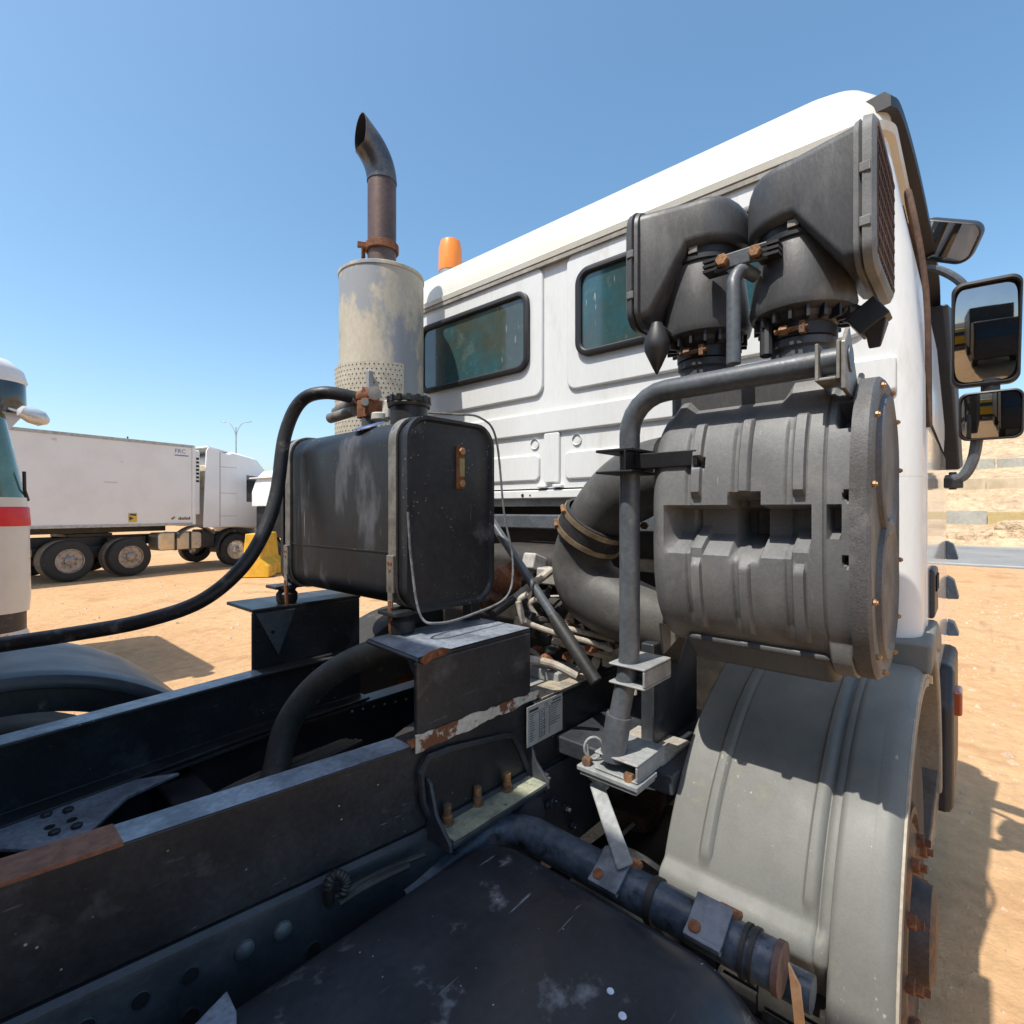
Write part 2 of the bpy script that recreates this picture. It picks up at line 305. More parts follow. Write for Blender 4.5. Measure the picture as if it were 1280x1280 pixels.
# side window, door details
b = MB(); b.prism([(x, .112 + max(0, z - 2.1) * .095, z) for x, z in ((1.98, 2.68), (2.9, 2.70), (3.22, 2.05), (3.16, 1.98), (2.06, 2.02))], (0, .02, 0)); dw = b.build('door_window', M_dkglass, TR)
b = MB(); b.tube(catmull([(2.02, .108, 2.0), (1.98, .113, 2.4), (1.965, .150, 2.69), (2.1, .162, 2.71), (2.9, .162, 2.725)], 5), .008, 8); b.build('window_trim', M_grille, dw)
b = MB(); b.prism([(3.12, .10, 2.70), (3.24, .08, 2.70), (3.40, .05, 1.96), (3.27, .06, 1.94)], (0, .07, 0)); b.build('pillar_deflector', M_blk, TR, bevel=.01)
b = MB(); b.box(2.10, 2.29, .098, .12, 1.405, 1.56); dh = b.build('door_handle', M_blk, TR, bevel=.012, seg=3)
b = MB(); b.box(2.13, 2.25, .094, .099, 1.49, 1.54); b.build('handle_recess', M_soot_hole, dh)
for x, z0, h in ((3.25, 1.51, .09), (3.33, 1.31, .11), (3.38, 1.12, .07)):
    b = MB(); b.prism([(x, .112, z0), (x + .03, .065, z0), (x + .05, .085, z0 + h * .8), (x + .02, .112, z0 + h)], (.10, 0, 0)); b.build('corner_air_deflector', M_tube, TR, bevel=.006)
# wheel-arch trim, bumper corner, indicator, mud flap
def arch(cx, cz, ri, ro, a0, a1, n=14):
    o = [(cx + ro * math.cos(R(a0 + (a1 - a0) * k / n)), cz + ro * math.sin(R(a0 + (a1 - a0) * k / n))) for k in range(n + 1)]
    i = [(cx + ri * math.cos(R(a0 + (a1 - a0) * k / n)), cz + ri * math.sin(R(a0 + (a1 - a0) * k / n))) for k in range(n, -1, -1)]
    return o + i
b = MB(); b.prism([(x, .098, z) for x, z in arch(1.86, .68, .665, .72, 0, 84)], (0, .10, 0)); b.build('wheel_arch_trim', mat('arch_trim_grey', (.23, .21, .18), (.18, .165, .14), rough=.6), TR, bevel=.01)
b = MB(); b.prism([(1.80, .09, 1.30), (1.80, .09, 1.385), (2.12, .09, 1.40), (2.30, .09, 1.33), (2.34, .09, 1.25), (2.1, .09, 1.32)], (0, .12, 0)); b.build('arch_corner_cover', M_fend, TR, bevel=.012)
b = MB(); b.prism([(x, .42, z) for x, z in arch(1.80, .62, .0, .56, 0, 180)], (0, .02, 0)); b.build('inner_wheel_arch', M_blk, TR)
b = MB(); b.prism([(2.72, .07, .52), (2.76, .07, .95), (2.92, .07, 1.08), (3.4, .07, 1.08), (3.45, .07, .5)], (0, .5, 0)); b.build('bumper_corner', M_blk, TR, bevel=.03)
b = MB(); b.box(2.86, 2.99, .045, .08, .885, .985); b.build('indicator_lamp', M_lampo, TR, bevel=.01)
b = MB(); b.prism([(2.52, .10, .80), (2.62, .10, .82), (2.72, .12, .45), (2.60, .14, .38), (2.50, .13, .5)], (0, .3, 0)); b.build('mud_flap', M_tube, TR, bevel=.008)
# mirrors
def mirror(c, w, h, dep, normal, up=(0, 0, 1), r=.03, name='side_mirror', tilt=0):
    n = Vector(normal).normalized(); x = Vector(up).cross(n).normalized(); y = n.cross(x)
    if tilt: q = Matrix.Rotation(tilt, 3, n); x = q @ x; y = q @ y
    c = Vector(c)
    def ring(s, d, rr): return [c + x * px + y * py - n * d for px, py in rrect(-w / 2 * s, w / 2 * s, -h / 2 * s, h / 2 * s, rr * s, 6)]
    b = MB(); b.loft([ring(.93, .03, r), ring(.93, -.006, r), ring(.95, -.016, r), ring(1.0, -.012, r), ring(1.02, .015, r), ring(1.0, dep * .6, r), ring(.86, dep * .95, r), ring(.6, dep, r)])
    o = b.build(name, M_blk, TR)
    g = 16; vs_ = []; Rc = 1.1      # convex glass
    for i in range(g + 1):
        for k in range(g + 1):
            a, e = (i / g - .5) * 2, (k / g - .5) * 2; px, py = a * w * .455, e * h * .455
            q = (abs(a) ** 6 + abs(e) ** 6) ** (1 / 6) or 1; s_ = max(abs(a), abs(e)) / q; px *= s_; py *= s_
            vs_.append(c + x * px + y * py + n * (.004 + (.2 ** 2 - px * px - py * py) / (2 * Rc) - .018))
    b = MB(); b.add(vs_, [(i * (g + 1) + k, (i + 1) * (g + 1) + k, (i + 1) * (g + 1) + k + 1, i * (g + 1) + k + 1) for i in range(g) for k in range(g)]); b.build('mirror_glass', M_mirror, o, ang=80)
    return o
def aim(c, T):
    v = (Vector(c) - Vector((0, 0, CAMZ))).normalized(); rr = (Vector(T) - Vector(c)).normalized(); return (rr - v).normalized()
YT = Vector((-13.0, -1.2, 1.7))
c1 = at(1232, 416, F=2.72); mirror(c1, .20, .40, .075, aim(c1, (-9, -2.4, 1.9)), r=.035)
c2 = at(1238, 519, F=2.72); mirror(c2, .185, .185, .07, aim(c2, (-2.5, -.3, 1.6)), r=.03)
c3 = at(1180, 302, F=2.76); mirror(c3, .22, .15, .09, Vector((-.80, .15, -.42)), r=.045, tilt=R(-28), name='kerb_mirror')
b = MB(); b.tube(catmull([at(1150, 335, F=2.75), at(1175, 338, F=2.75), at(1200, 352, F=2.75), at(1212, 372, F=2.76)], 6), .016, 10)
b.build('mirror_arm', M_tube, TR)
b = MB(); b.tube([at(1146, 282, F=2.76), at(1166, 285, F=2.77)], .018, 10); b.build('mirror_arm', M_blk, TR)
b = MB(); b.tube(catmull([at(1222, 545, F=2.76), at(1216, 575, F=2.76), at(1203, 596, F=2.76), at(1184, 600, F=2.78)], 6), [.02] * 18 + [.022], 10); b.build('mirror_arm', M_tube, TR)
b = MB(); b.obox(at(1192, 604, F=2.8), .05, .03, .02); b.cyl(at(1191, 590, F=2.8), at(1191, 612, F=2.8), .014, 10); b.build('mirror_hinge', M_blk, TR, bevel=.004)
b = MB(); b.tube([at(1238, 475, F=2.77), at(1238, 495, F=2.77)], .03, 10); b.build('mirror_link', M_blk, TR)

# muffler and exhaust stack
mx, my, mr = 1.505, 2.218, .205
b = MB(); b.lathe([(mr - .02, 1.45), (mr, 1.47), (mr, 2.885), (mr + .004, 2.89), (mr + .004, 2.905), (mr - .004, 2.91), (.10, 2.932), (.0, 2.94)], (mx, my, 0), n=56); mf = b.build('muffler', M_muff, TR)
b = MB(); b.lathe([(.07, 2.92), (.07, 3.385)], (mx, my, 0), n=28); b.build('exhaust_pipe', M_exh, TR)
ed = Vector((-.985, .17, 0)).normalized()
pts = []; rs = []
for k in range(13):
    a = R(50) * k / 12; rad = .23
    pts.append(Vector((mx, my, 3.38)) + ed * rad * (1 - math.cos(a)) + Vector((0, 0, rad * math.sin(a)))); rs.append(.073)
b = MB(); tdir = (ed * math.sin(R(50)) + Vector((0, 0, math.cos(R(50)))))
secs = []; n = 28
for i, p in enumerate(pts):
    a = R(50) * i / 12; T = ed * math.sin(a) + Vector((0, 0, math.cos(a))); Bv = Vector((0, 0, 1)).cross(ed).normalized(); Nn = Bv.cross(T)
    secs.append([p + (Nn * math.cos(2 * math.pi * k / n) + Bv * math.sin(2 * math.pi * k / n)) * .073 for k in range(n)])
last = []
for q in secs[-1]:   # upright cut end
    rel = q - pts[-1]; dz = rel.dot(Vector((0, 0, 1))); hd = rel.dot(ed)
    s = (.030 - hd) / max(tdir.dot(ed), .2); last.append(q + tdir * s)
inn = [pts[-1] + (q - pts[-1]) * 1 for q in last]
cen = sum((Vector(q) for q in last), Vector()) / n
inr = [cen + (q - cen) * .955 for q in last]
deep = [pts[8] + (Vector(q) - pts[8]) * .9 for q in secs[8]]; mid = [pts[-1] + (Vector(q) - pts[-1]) * .93 for q in secs[-1]]
b.loft(secs + [last, inr], caps=False); el = b.build('exhaust_elbow', M_exh2, TR)
b = MB(); b.loft([inr, mid, deep], caps=False); b.add(deep, [tuple(range(n))]); b.build('exhaust_bore', M_soot_hole, el)
b = MB(); b.lathe([(.073, 0), (.083, 0), (.083, .035), (.073, .035)], (mx, my, 3.035), n=28, caps=False); b.obox((mx - .085, my + .03, 3.05), .03, .012, .012, Matrix.Rotation(R(150), 3, 'Z')); b.obox((mx - .075, my + .05, 3.02), .008, .008, .03); b.build('pipe_clamp', M_rust, TR, bevel=.002)
# perforated heat shield round the muffler's foot
def arcpt(r, a, z): return (mx + r * math.cos(a), my + r * math.sin(a), z)
b = MB(); A0, A1 = R(158), R(262)
secs = [[arcpt(rr, A0 + (A1 - A0) * k / 24, z) for k in range(25)] for rr, z in ((.226, 1.9), (.226, 2.43), (.222, 2.43), (.222, 1.9))]
b.loft(secs, caps=False, closed=False); hs = b.build('heat_shield', mat('shield_steel', (.50, .45, .36), (.42, .38, .3), rough=.55, metal=.2, scale=14), TR)
b = MB()
for i in range(19):
    for j in range(24):
        a = A0 + (A1 - A0) * (i + .5 + .5 * (j % 2)) / 19.6; z = 1.92 + j * .0216; c = Vector(arcpt(.2268, a, z)); T = Vector((-math.sin(a), math.cos(a), 0)); 
        b.add([c + T * .0034 * math.cos(q * math.pi / 3) + Vector((0, 0, 1)) * .0034 * math.sin(q * math.pi / 3) for q in range(6)], [tuple(range(6))])
tag(b.build('perforations', M_soot_hole, hs, smooth=False), kind='stuff')
b = MB(); b.obox(at(462, 476, D=2.36), .012, .012, .045); b.obox(at(462, 500, D=2.36), .006, .006, .03); b.build('shield_latch', M_galv, TR, bevel=.003)

# hydraulic oil tank
tx0, tx1, ty0, ty1, tz0, tz1 = .826, 1.146, 1.10, 1.83, 1.478, 2.0
def ry(y, e, rr): return [(x, y, z) for x, z in rrect(tx0 + e, tx1 - e, tz0 + e, tz1 - e, rr, 8)]
b = MB(); b.loft([ry(ty0 + .018, .004, .066), ry(ty1 - .018, .004, .066)][::-1]); tk = b.build('oil_tank', M_tank, TR, ang=40)
for ya, yb in ((ty0 + .02, ty0), (ty1 - .02, ty1)):
    b = MB(); s = 1 if yb > ya else -1
    b.loft([ry(ya, .004, .066), ry(ya, -.003, .07), ry(yb, -.003, .07), ry(yb, .006, .064), ry(yb - s * .009, .012, .06), ry(yb - s * .010, .03, .05), ry(yb - s * .006, .05, .04)][::-s]); b.build('tank_end_plate', M_face, tk, ang=40)
b = MB(); b.box(tx0 + .001, tx0 + .008, ty0 + .05, ty1 - .05, tz0 + .155, tz0 + .158); b.build('tank_seam', M_frame, tk)
for y, wd in ((1.165, .017), (1.775, .017)):
    b = MB(); o = rrect(tx0 - .004, tx1 + .004, tz0 - .001, tz1 + .005, .072, 8); i = rrect(tx0 + .002, tx1 - .002, tz0 + .004, tz1 - .002, .066, 8)
    b.loft([[(x, y - wd, z) for x, z in o], [(x, y + wd, z) for x, z in o], [(x, y + wd, z) for x, z in i], [(x, y - wd, z) for x, z in i], [(x, y - wd, z) for x, z in o]], caps=False); st = b.build('tank_strap', M_strap, tk)
    b = MB(); b.obox((tx0 - .008, y, tz0 + .10), .004, wd * .9, .05); b.obox((tx0 - .009, y, tz0 + .04), .003, wd * .6, .03); b.build('strap_buckle', M_strap, st, bevel=.002)
    b = MB()
    for dy, dz in ((-.006, .13), (.006, .13), (0, .112)): b.lathe([(.0045, 0), (.0045, .002)], (tx0 - .012, y + dy, tz0 + dz), (-1, 0, 0), 10)
    b.build('buckle_hole', M_rust, st)
    b = MB(); b.cyl((tx0 - .010, y, tz0 + .03), (tx0 - .006, y, tz0 - .06), .007, 8); b.build('strap_bolt', M_rust, st)
b = MB(); b.lathe([(.055, 0), (.055, .055), (.062, .056), (.064, .064), (.060, .068), (.062, .075), (.060, .084), (.045, .09), (0, .091)], (.95, 1.26, tz1 - .004), n=36); fc = b.build('filler_cap', M_blk, tk)
b = MB()
for k in range(14):
    a = 2 * math.pi * k / 14; b.obox((.95 + .061 * math.cos(a), 1.26 + .061 * math.sin(a), tz1 + .074), .004, .006, .009, Matrix.Rotation(a, 3, 'Z'))
b.build('cap_grips', M_blk, fc)
gx = 1.01
b = MB(); b.obox((gx, ty0 + .004, 1.87), .014, .006, .062); sg = b.build('sight_gauge', M_rust, tk, bevel=.005)
b = MB(); b.obox((gx, ty0 - .003, 1.87), .009, .004, .026); b.build('gauge_glass', mat('gauge_amber', (.30, .24, .10), rough=.3), sg)
for dz in (-.046, .046):
    b = MB(); b.hexbolt((gx, ty0 - .001, 1.87 + dz), (0, -1, 0), .011, .01); b.build('gauge_bolt', M_brass, sg)
# valve block and fittings on the tank
vb = at(462, 508, F=.97)
b = MB(); b.obox(vb + Vector((0, 0, -.01)), .028, .035, .03); b.cyl(vb + Vector((0, .07, .035)), vb + Vector((0, -.03, .035)), .024, 16); b.obox(vb + Vector((.0, 0, .035)), .022, .022, .022, Matrix.Rotation(R(30), 3, 'X')); vo = b.build('tank_valve', M_rust, TR, bevel=.004)
b = MB(); b.lathe([(.010, 0), (.022, .001), (.022, .008), (.010, .010)], vb + Vector((-.02, -.06, .03)), (-.6, -.8, 0), 16); b.cyl(vb + Vector((-.03, -.02, 0)), vb + Vector((-.05, -.05, 0)), .012, 10); b.build('valve_nut', M_strap, vo)
b = MB(); b.obox(vb + Vector((.02, -.085, -.02)), .02, .018, .03); b.cyl(vb + Vector((0, -.06, -.03)), vb + Vector((0, -.06, -.055)), .03, 14); b.build('valve_body', mat('valve_pale', (.52, .5, .44), rough=.55), vo, bevel=.005)
b = MB(); b.cyl(vb + Vector((0, .0, -.09)), vb + Vector((0, 0, -.02)), .026, 14); b.build('valve_stem', M_tube, vo)
b = MB(); b.cyl(vb + Vector((-.01, .19, -.0)), vb + Vector((-.01, .05, .03)), .022, 14); b.cyl(vb + Vector((-.03, .2, -.02)), vb + Vector((-.02, .06, -.01)), .018, 12); b.build('hose_coupling', M_strap, vo)
b = MB(); b.lathe([(.05, 0), (.045, .004), (0, .005)], at(462, 533, Z=2.0) * 1, (-.35, 0, .95), 20); b.build('paint_patch', M_blue, tk)
b = MB(); b.tube(catmull([(vb.x, vb.y + .06, vb.z + .035), at(405, 491, D=1.72), at(375, 503, D=1.74), at(356, 545, D=1.74), at(346, 615, D=1.71), at(330, 665, D=1.67), at(300, 712, D=1.62), at(250, 752, D=1.57), at(180, 776, D=1.52), at(100, 791, D=1.49), at(0, 806, D=1.44), at(-140, 826, D=1.36)], 8), .0215, 18)
b.build('suction_hose', M_hose, TR)
b = MB(); b.tube(catmull([at(535, 516, L=1.16), at(570, 518, L=1.12), at(600, 522, L=1.09), at(620, 548, L=1.08), at(630, 640, L=1.07), at(641, 700, L=1.05), at(634, 745, L=1.04), at(590, 768, L=1.03), at(548, 779, L=1.03), at(525, 768, L=1.06), at(514, 700, L=1.09), at(510, 640, L=1.095)], 8), .0034, 8); b.build('sensor_cable', M_cable, TR)
b = MB(); b.tube(catmull([at(616, 768, L=1.1), at(660, 735, L=1.2), at(705, 695, L=1.3)], 6), .012, 8); b.build('hydraulic_line', M_green, TR)
# rubber feet of the tank
for px, py, L in ((498, 772, 1.14), (372, 745, 1.84)):
    p = at(px, py, L=L); x0 = .85
    b = MB(); b.lathe([(.032, 1.418), (.036, 1.43), (.036, 1.452), (.028, 1.462), (.034, 1.47), (.034, 1.482)], (x0, L + (.02 if L < 1.5 else -.0), 0), n=18); ft = b.build('rubber_mount', M_rubber, TR)
    b = MB(); b.box(x0 - .05, x0 + .30, L - .02, L + .06, 1.470, 1.481); b.build('mount_plate', M_frame, ft, bevel=.002)
b = MB(); b.box(1.08, 1.12, 1.13, 1.17, 1.415, 1.48); b.build('rubber_mount', M_rubber, TR, bevel=.004)
# tank brackets on the rails
b = MB(); b.prism([(.728, .94, 1.415), (.75, 1.18, 1.415), (1.13, 1.18, 1.415), (1.132, .94, 1.415)], (0, 0, -.012)); b.box(.728, 1.13, .938, .952, 1.205, 1.405); bk = b.build('tank_bracket', M_frame, TR, bevel=.006, seg=3)
b = MB(); b.prism([(.742, .952, 1.403), (.742, .995, 1.403), (.742, .952, 1.35)], (.01, 0, 0)); b.build('bracket_gusset', M_frame, bk)
b = MB(); b.prism([(.732, .94, 1.4158), (.757, 1.175, 1.4158), (1.125, 1.175, 1.4158), (1.127, .94, 1.4158)], (0, 0, .001)); b.build('bracket_top_sheen', M_ftop, bk)  # pale bluish sheet: sky light on the bracket top, as colour
b = MB()
pz = [.722 + .44 * k / 44 for k in range(45)]
wn_ = lambda x, o: noise.noise(Vector((x * 14, o, 0))) * .011 + noise.noise(Vector((x * 45, o, 2))) * .005
b.prism([(x, .9365, 1.243 + wn_(x, 1) - .008 * (x - .72) / .44) for x in pz] + [(x, .9365, 1.205 + wn_(x, 5) + .008 * (x - .72) / .44) for x in pz[::-1]], (0, -.003, 0)); b.build('weld_filler', M_rustw, bk)
for rp in (((524, 826), (534, 816), (552, 809), (563, 811), (556, 819), (540, 824), (530, 832)), ((508, 926), (520, 922), (526, 930), (514, 936))):
    b = MB(); b.prism([at(px, py, L=.9372) for px, py in rp], (0, -.0015, 0)); b.build('rust_patch', M_rust, bk)
b = MB(); b.box(.715, 1.12, 1.80, 1.812, 1.12, 1.405); b.box(.715, 1.125, 1.80, 2.03, 1.404, 1.416); bk = b.build('tank_bracket', M_frame, TR, bevel=.004)
b = MB(); b.prism([(.725, 1.7995, 1.40), (.86, 1.7995, 1.40), (.80, 1.7995, 1.25)], (0, -.004, 0)); b.build('bracket_gusset', M_tube, bk)
for px, py in ((323, 783), (341, 790)):
    b = MB(); b.lathe([(.006, 0), (.006, .002)], at(px, py, L=1.7955), (0, -1, 0), 10); b.build('bracket_hole', M_soot_hole, bk)

# frame: the two rails splay slightly towards the cab
def railpts(side):
    if side == 'near': return [(-1.2, 1.20), (.0656, 1.032), (.72, .945), (.95, .935), (2.6, .935)]
    return [(-1.2, 1.545), (.109, 1.713), (.715, 1.79), (.95, 1.80), (2.6, 1.80)]
def sweep(b, pts, prof):   # prof in (dy, z)
    secs = [[(x, y + dy, z) for dy, z in prof] for x, y in pts]
    b.loft(secs)
for side, s in (('near', 1), ('far', -1)):
    P = railpts(side); P2 = [p for p in P if p[0] < .73] + [(1.12, P[3][1])]
    b = MB(); sweep(b, P2, [(0, 1.025), (0, 1.218), (s * .072, 1.218), (s * .072, 1.21), (s * .010, 1.21), (s * .010, 1.035), (s * .072, 1.035), (s * .072, 1.025)][::s]); sr = b.build('subframe_rail', M_frame, TR, bevel=.003)
    b = MB(); sweep(b, [p for p in P if p[0] < .73], [(s * .001, 1.2186), (s * .070, 1.2186), (s * .070, 1.2192), (s * .001, 1.2192)][::s]); b.build('rail_top_sheen', M_ftop, sr)  # pale sheet paints sky light reflected on the flange
    if side == 'near':
        b = MB(); sweep(b, [(-.2, 1.0675), (.0656, 1.032), (.205, 1.0135)], [(-.0008, 1.2145), (-.0008, 1.2210), (.0725, 1.2210), (.0725, 1.2196), (.0004, 1.2196), (.0004, 1.2145)]); b.build('primer_patch', M_rustp, sr)
    b = MB(); e = -.012 * s
    sweep(b, P, [(e + s * .012, .74), (e, .752), (e, 1.000), (e + s * .003, 1.012), (e + s * .012, 1.0205), (e + s * .085, 1.0205), (e + s * .085, 1.012), (e + s * .014, 1.006), (e + s * .011, 1.0), (e + s * .011, .755), (e + s * .085, .748), (e + s * .085, .74)][::s]); cr = b.build('chassis_rail', M_chas, TR, ang=25)
    if side == 'near':
        def rail_y(x):
            for (xa, ya), (xb, yb) in zip(P, P[1:]):
                if xa <= x <= xb: return ya + (yb - ya) * (x - xa) / (xb - xa)
        for k in range(9):
            x = .02 + k * .068
            for z, flag in ((.965, k < 5), (.895, k % 3 == 1)):
                if not flag: continue
                c = Vector((x, rail_y(x) - .0125, z)); nn = Vector((-.13, -1, 0)).normalized()
                b = MB(); b.lathe([(.0125, 0), (.0125, .0012)], c, nn, 16); ho = b.build('bolt_hole', M_soot_hole, cr)
                b = MB(); b.lathe([(.0125, -.002), (.0148, -.001), (.0148, .0016), (.0125, .0022)], c, nn, 18, caps=False); b.build('hole_rim', M_chas, cr)
        for x in (.375, .44):
            b = MB(); b.lathe([(.017, 0), (.016, .006), (.010, .011), (0, .0125)], (x, rail_y(x) - .012, .962), (-.13, -1, 0), 16); b.build('rivet', M_tube, cr)
# crossmember plate with holes and bolts, lower braces
def zplate(poly, z, t, m, nm, bev=.003):
    b = MB(); b.prism([(x, y, z) for x, y in poly], (0, 0, -t)); return b.build(nm, m, TR, bevel=bev)
q = [at(0, 1060, Z=1.03), at(60, 1062, Z=1.03), at(100, 1052, Z=1.03), at(122, 1030, Z=1.03), at(160, 995, Z=1.03), at(225, 965, Z=1.03), at(160, 975, Z=1.03), at(0, 1020, Z=1.03)]
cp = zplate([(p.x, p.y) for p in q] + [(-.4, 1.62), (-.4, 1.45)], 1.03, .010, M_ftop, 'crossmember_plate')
for px, py, kind in ((62, 1034, 0), (90, 1025, 0), (58, 1020, 1), (85, 1014, 1), (96, 1034, 1), (68, 1042, 1)):
    c = at(px, py, Z=1.0305); b = MB()
    if kind: b.hexbolt(c, (0, 0, 1), .011, .008); b.build('plate_bolt', M_chas, cp)
    else: b.lathe([(.010, 0), (.010, .001)], c, (0, 0, 1), 14); b.build('plate_hole', M_soot_hole, cp)
b = MB(); b.box(.42, .52, 1.0, 1.78, .80, .98); b.build('crossmember', M_frame, TR, bevel=.01)
b = MB(); b.box(-.5, -.42, 1.1, 1.6, .76, .99); b.build('crossmember', M_frame, TR, bevel=.01)
b = MB(); b.cyl((-1.0, 1.37, .62), (1.2, 1.37, .72), .06, 20); b.build('drive_shaft', M_frame, TR)
b = MB(); b.lathe([(.16, 0), (.24, .1), (.28, .35), (.30, .5), (.34, .7)], (1.0, 1.37, .78), (1, 0, 0), 24); b.build('gearbox', M_eng, TR)
b = MB(); b.box(1.45, 2.5, 1.02, 1.72, .62, 1.45); b.box(1.5, 2.4, 1.1, 1.64, 1.45, 1.6); b.build('engine_block', M_eng, TR, bevel=.05)
b = MB(); b.box(-.9, 1.4, 1.12, 1.62, .52, .58); b.build('dark_under_plate', M_blk, TR)  # black plate added to keep the gap between the rails dark
for k in range(5):
    b = MB(); o = .02 * k
    b.tube(catmull([(.9, 1.55 - o * 1.4, .99 + .008 * k), (.55, 1.50 - o, 1.0), (.30, 1.42 - o, .985 + .01 * k), (.12, 1.36 - o * 1.2, .965), (-.3, 1.30 - o, .95)], 8), .010 + .002 * (k % 2), 8); b.build('chassis_air_line', M_rubber, TR)
b = MB(); b.tube(catmull([at(338, 1010, D=1.40), at(346, 960, D=1.46), at(360, 905, D=1.50), at(390, 862, D=1.51), at(430, 832, D=1.49), at(480, 812, D=1.46), at(540, 806, D=1.5)], 8), .037, 20); b.build('return_hose', mat('grey_hose', (.05, .048, .043), (.035, .034, .032), rough=.6, scale=14, fine=.2, c3=(.11, .10, .085), s3=13, t3=.6, w3=.1), TR)
# row of perforated edge inside the far rail
for k in range(8):
    p = at(440 + k * 13.5, 889 - k * 3.0, L=1.72); b = MB(); b.lathe([(.005, 0), (.005, .003)], p, (0, -1, 0), 8); b.build('rail_rivet', M_pale, TR)
# bolted shelf bracket under the tank bracket
b = MB(); zf = 1.012
b.prism([(.77, .86, zf), (.77, .935, zf), (1.12, .930, zf), (1.12, .86, zf)], (0, 0, -.014)); sh = b.build('shelf_bracket', M_chas, TR, bevel=.004)
b = MB(); b.prism([(.776, .864, zf + .0005), (.776, .93, zf + .0005), (1.112, .925, zf + .0005), (1.112, .864, zf + .0005)], (0, 0, .0012)); b.build('bracket_floor_sheet', mat('yellowish_mottle', (.30, .31, .22), (.16, .18, .15), rough=.7, scale=14, fine=.2, c3=(.06, .065, .07), s3=20, t3=.6, w3=.1), sh)  # yellowish sheet with darker mottling on the bracket floor
for x in (.755, 1.105):
    b = MB(); b.prism([(x, .856, zf - .014), (x, .858, zf + .004), (x, .905, zf + .05), (x, .926, zf + .115), (x, .94, zf + .125), (x, .94, zf - .014)], (.010, 0, 0)); b.build('bracket_gusset', M_chas, sh, bevel=.003)
b = MB(); b.tube([at(px, py, L=.930) for px, py in ((548, 1046), (529, 1003), (526, 966), (535, 947), (560, 937), (630, 920), (641, 920), (650, 935), (664, 974))], .0075, 6); b.build('bracket_rim', M_chas, sh)
for px, py in ((559, 1030), (597, 1006), (634, 988)):
    c = at(px, py, Z=zf); b = MB(); b.lathe([(.017, 0), (.017, .004), (.0125, .005), (.0125, .020), (.010, .021), (.010, .044), (.009, .046)], c, (0, 0, 1), 12); b.build('shelf_bolt', M_bolt, sh)
# flat web plate forward of the bracket, carrying the data label
b = MB(); b.box(1.11, 1.9, .918, .930, 1.02, 1.20); b.box(1.125, 1.9, .918, 1.02, 1.20, 1.21); b.build('frame_extension', M_frame, TR, bevel=.004)
b = MB(); b.prism([(1.10, .917, .80), (1.10, .917, 1.01), (1.6, .917, 1.01), (1.6, .917, .74), (1.2, .917, .74)], (0, -.008, 0)); fg = b.build('spring_hanger', M_chas, TR, bevel=.004)
for px, py in ((675, 985), (680, 971), (706, 1010), (713, 1030), (682, 1005), (688, 1000)):
    c = at(px, py, L=.908); b = MB(); b.hexbolt(c, (0, -1, 0), .012, .014); b.cyl(c, c + Vector((0, -.024, 0)), .006, 8); b.build('hanger_bolt', M_chas, fg)
b = MB(); b.lathe([(.035, 0), (.06, .002), (.06, .022), (.035, .024)], at(655, 1022, L=.90), (0, -1, 0), 20); b.build('spring_eye', M_chas, fg)
lo, lx = at(659, 934, L=.9165), at(703, 912, L=.9165)
b = MB(); lx0, lx1 = lo.x, lx.x; lz1 = at(659, 885, L=.9165).z; lz0 = lo.z - .003
b.box(lx0, lx1, .9165, .918, lz0, lz1); lb = b.build('data_label', M_label, TR)
W = lx1 - lx0; H = lz1 - lz0
text_mesh('label_print', 'CE', H * .13, M_ink, lb, (lx0 + W * .46, .9160, lz1 - H * .155), (1, 0, 0), (0, 0, 1))
b = MB()
def inkbar(a0, a1, z, h): b.box(lx0 + W * a0, lx0 + W * a1, .9157, .9163, lz1 - H * z, lz1 - H * z + H * h)
inkbar(.05, .30, .15, .06); inkbar(.70, .95, .10, .03); inkbar(.66, .95, .17, .025); inkbar(.05, .95, .205, .008)
for k in range(11):
    z = .26 + k * .062; inkbar(.06, .14 + .12 * random.random(), z, .014); inkbar(.34, .40 + .12 * random.random(), z, .012)
    if k < 8: inkbar(.62, .80 + .12 * random.random(), z, .012)
for a in (.32, .47, .60): inkbar(a, a + .006, .9, .68)
b.build('label_print', M_ink, lb, smooth=False)

# tubular intake frame
b = MB(); ft_ = Vector((1.12, .622, 0)); r0 = .0245
pth = [(1.098, .655, 1.16), (1.105, .645, 1.24), (1.118, .626, 1.36), (1.12, .622, 1.42), (1.12, .622, 1.93)] + [(1.12, .622 - .095 * (1 - math.cos(R(a))), 1.93 + .092 * math.sin(R(a))) for a in (15, 30, 45, 60, 75, 90)] + [(1.12, .35, 2.024), (1.12, .17, 2.026)]
b.tube(pth, r0, 20); fr = b.build('support_tube', M_tube, TR)
b = MB(); b.tube([(1.097, .656, 1.15), (1.106, .643, 1.255)], .0305, 20); b.build('tube_sleeve', M_tube, fr)
def ubracket(x0, x1, y0, y1, z, h, m, nm):
    b = MB(); b.box(x0, x1, y0, y1, z + h - .006, z + h); b.box(x0, x1, y0, y1, z, z + .006); b.box(x0, x1, y0, y0 + .006, z + .006, z + h - .006); b.box(x0 + .06, x0 + .066, y0 + .006, y1, z + .006, z + h - .006)
    return b.build(nm, m, TR, bevel=.003)
ubracket(1.085, 1.225, .565, .66, 1.334, .05, M_pale, 'upper_tube_bracket')
ubracket(1.07, 1.21, .575, .69, 1.123, .044, M_pale, 'lower_tube_bracket')
b = MB(); b.box(1.06, 1.16, .57, .735, 1.110, 1.1225); b.box(1.065, 1.16, .575, .73, 1.099, 1.108); fp = b.build('clamp_plate', M_pale, TR, bevel=.003)
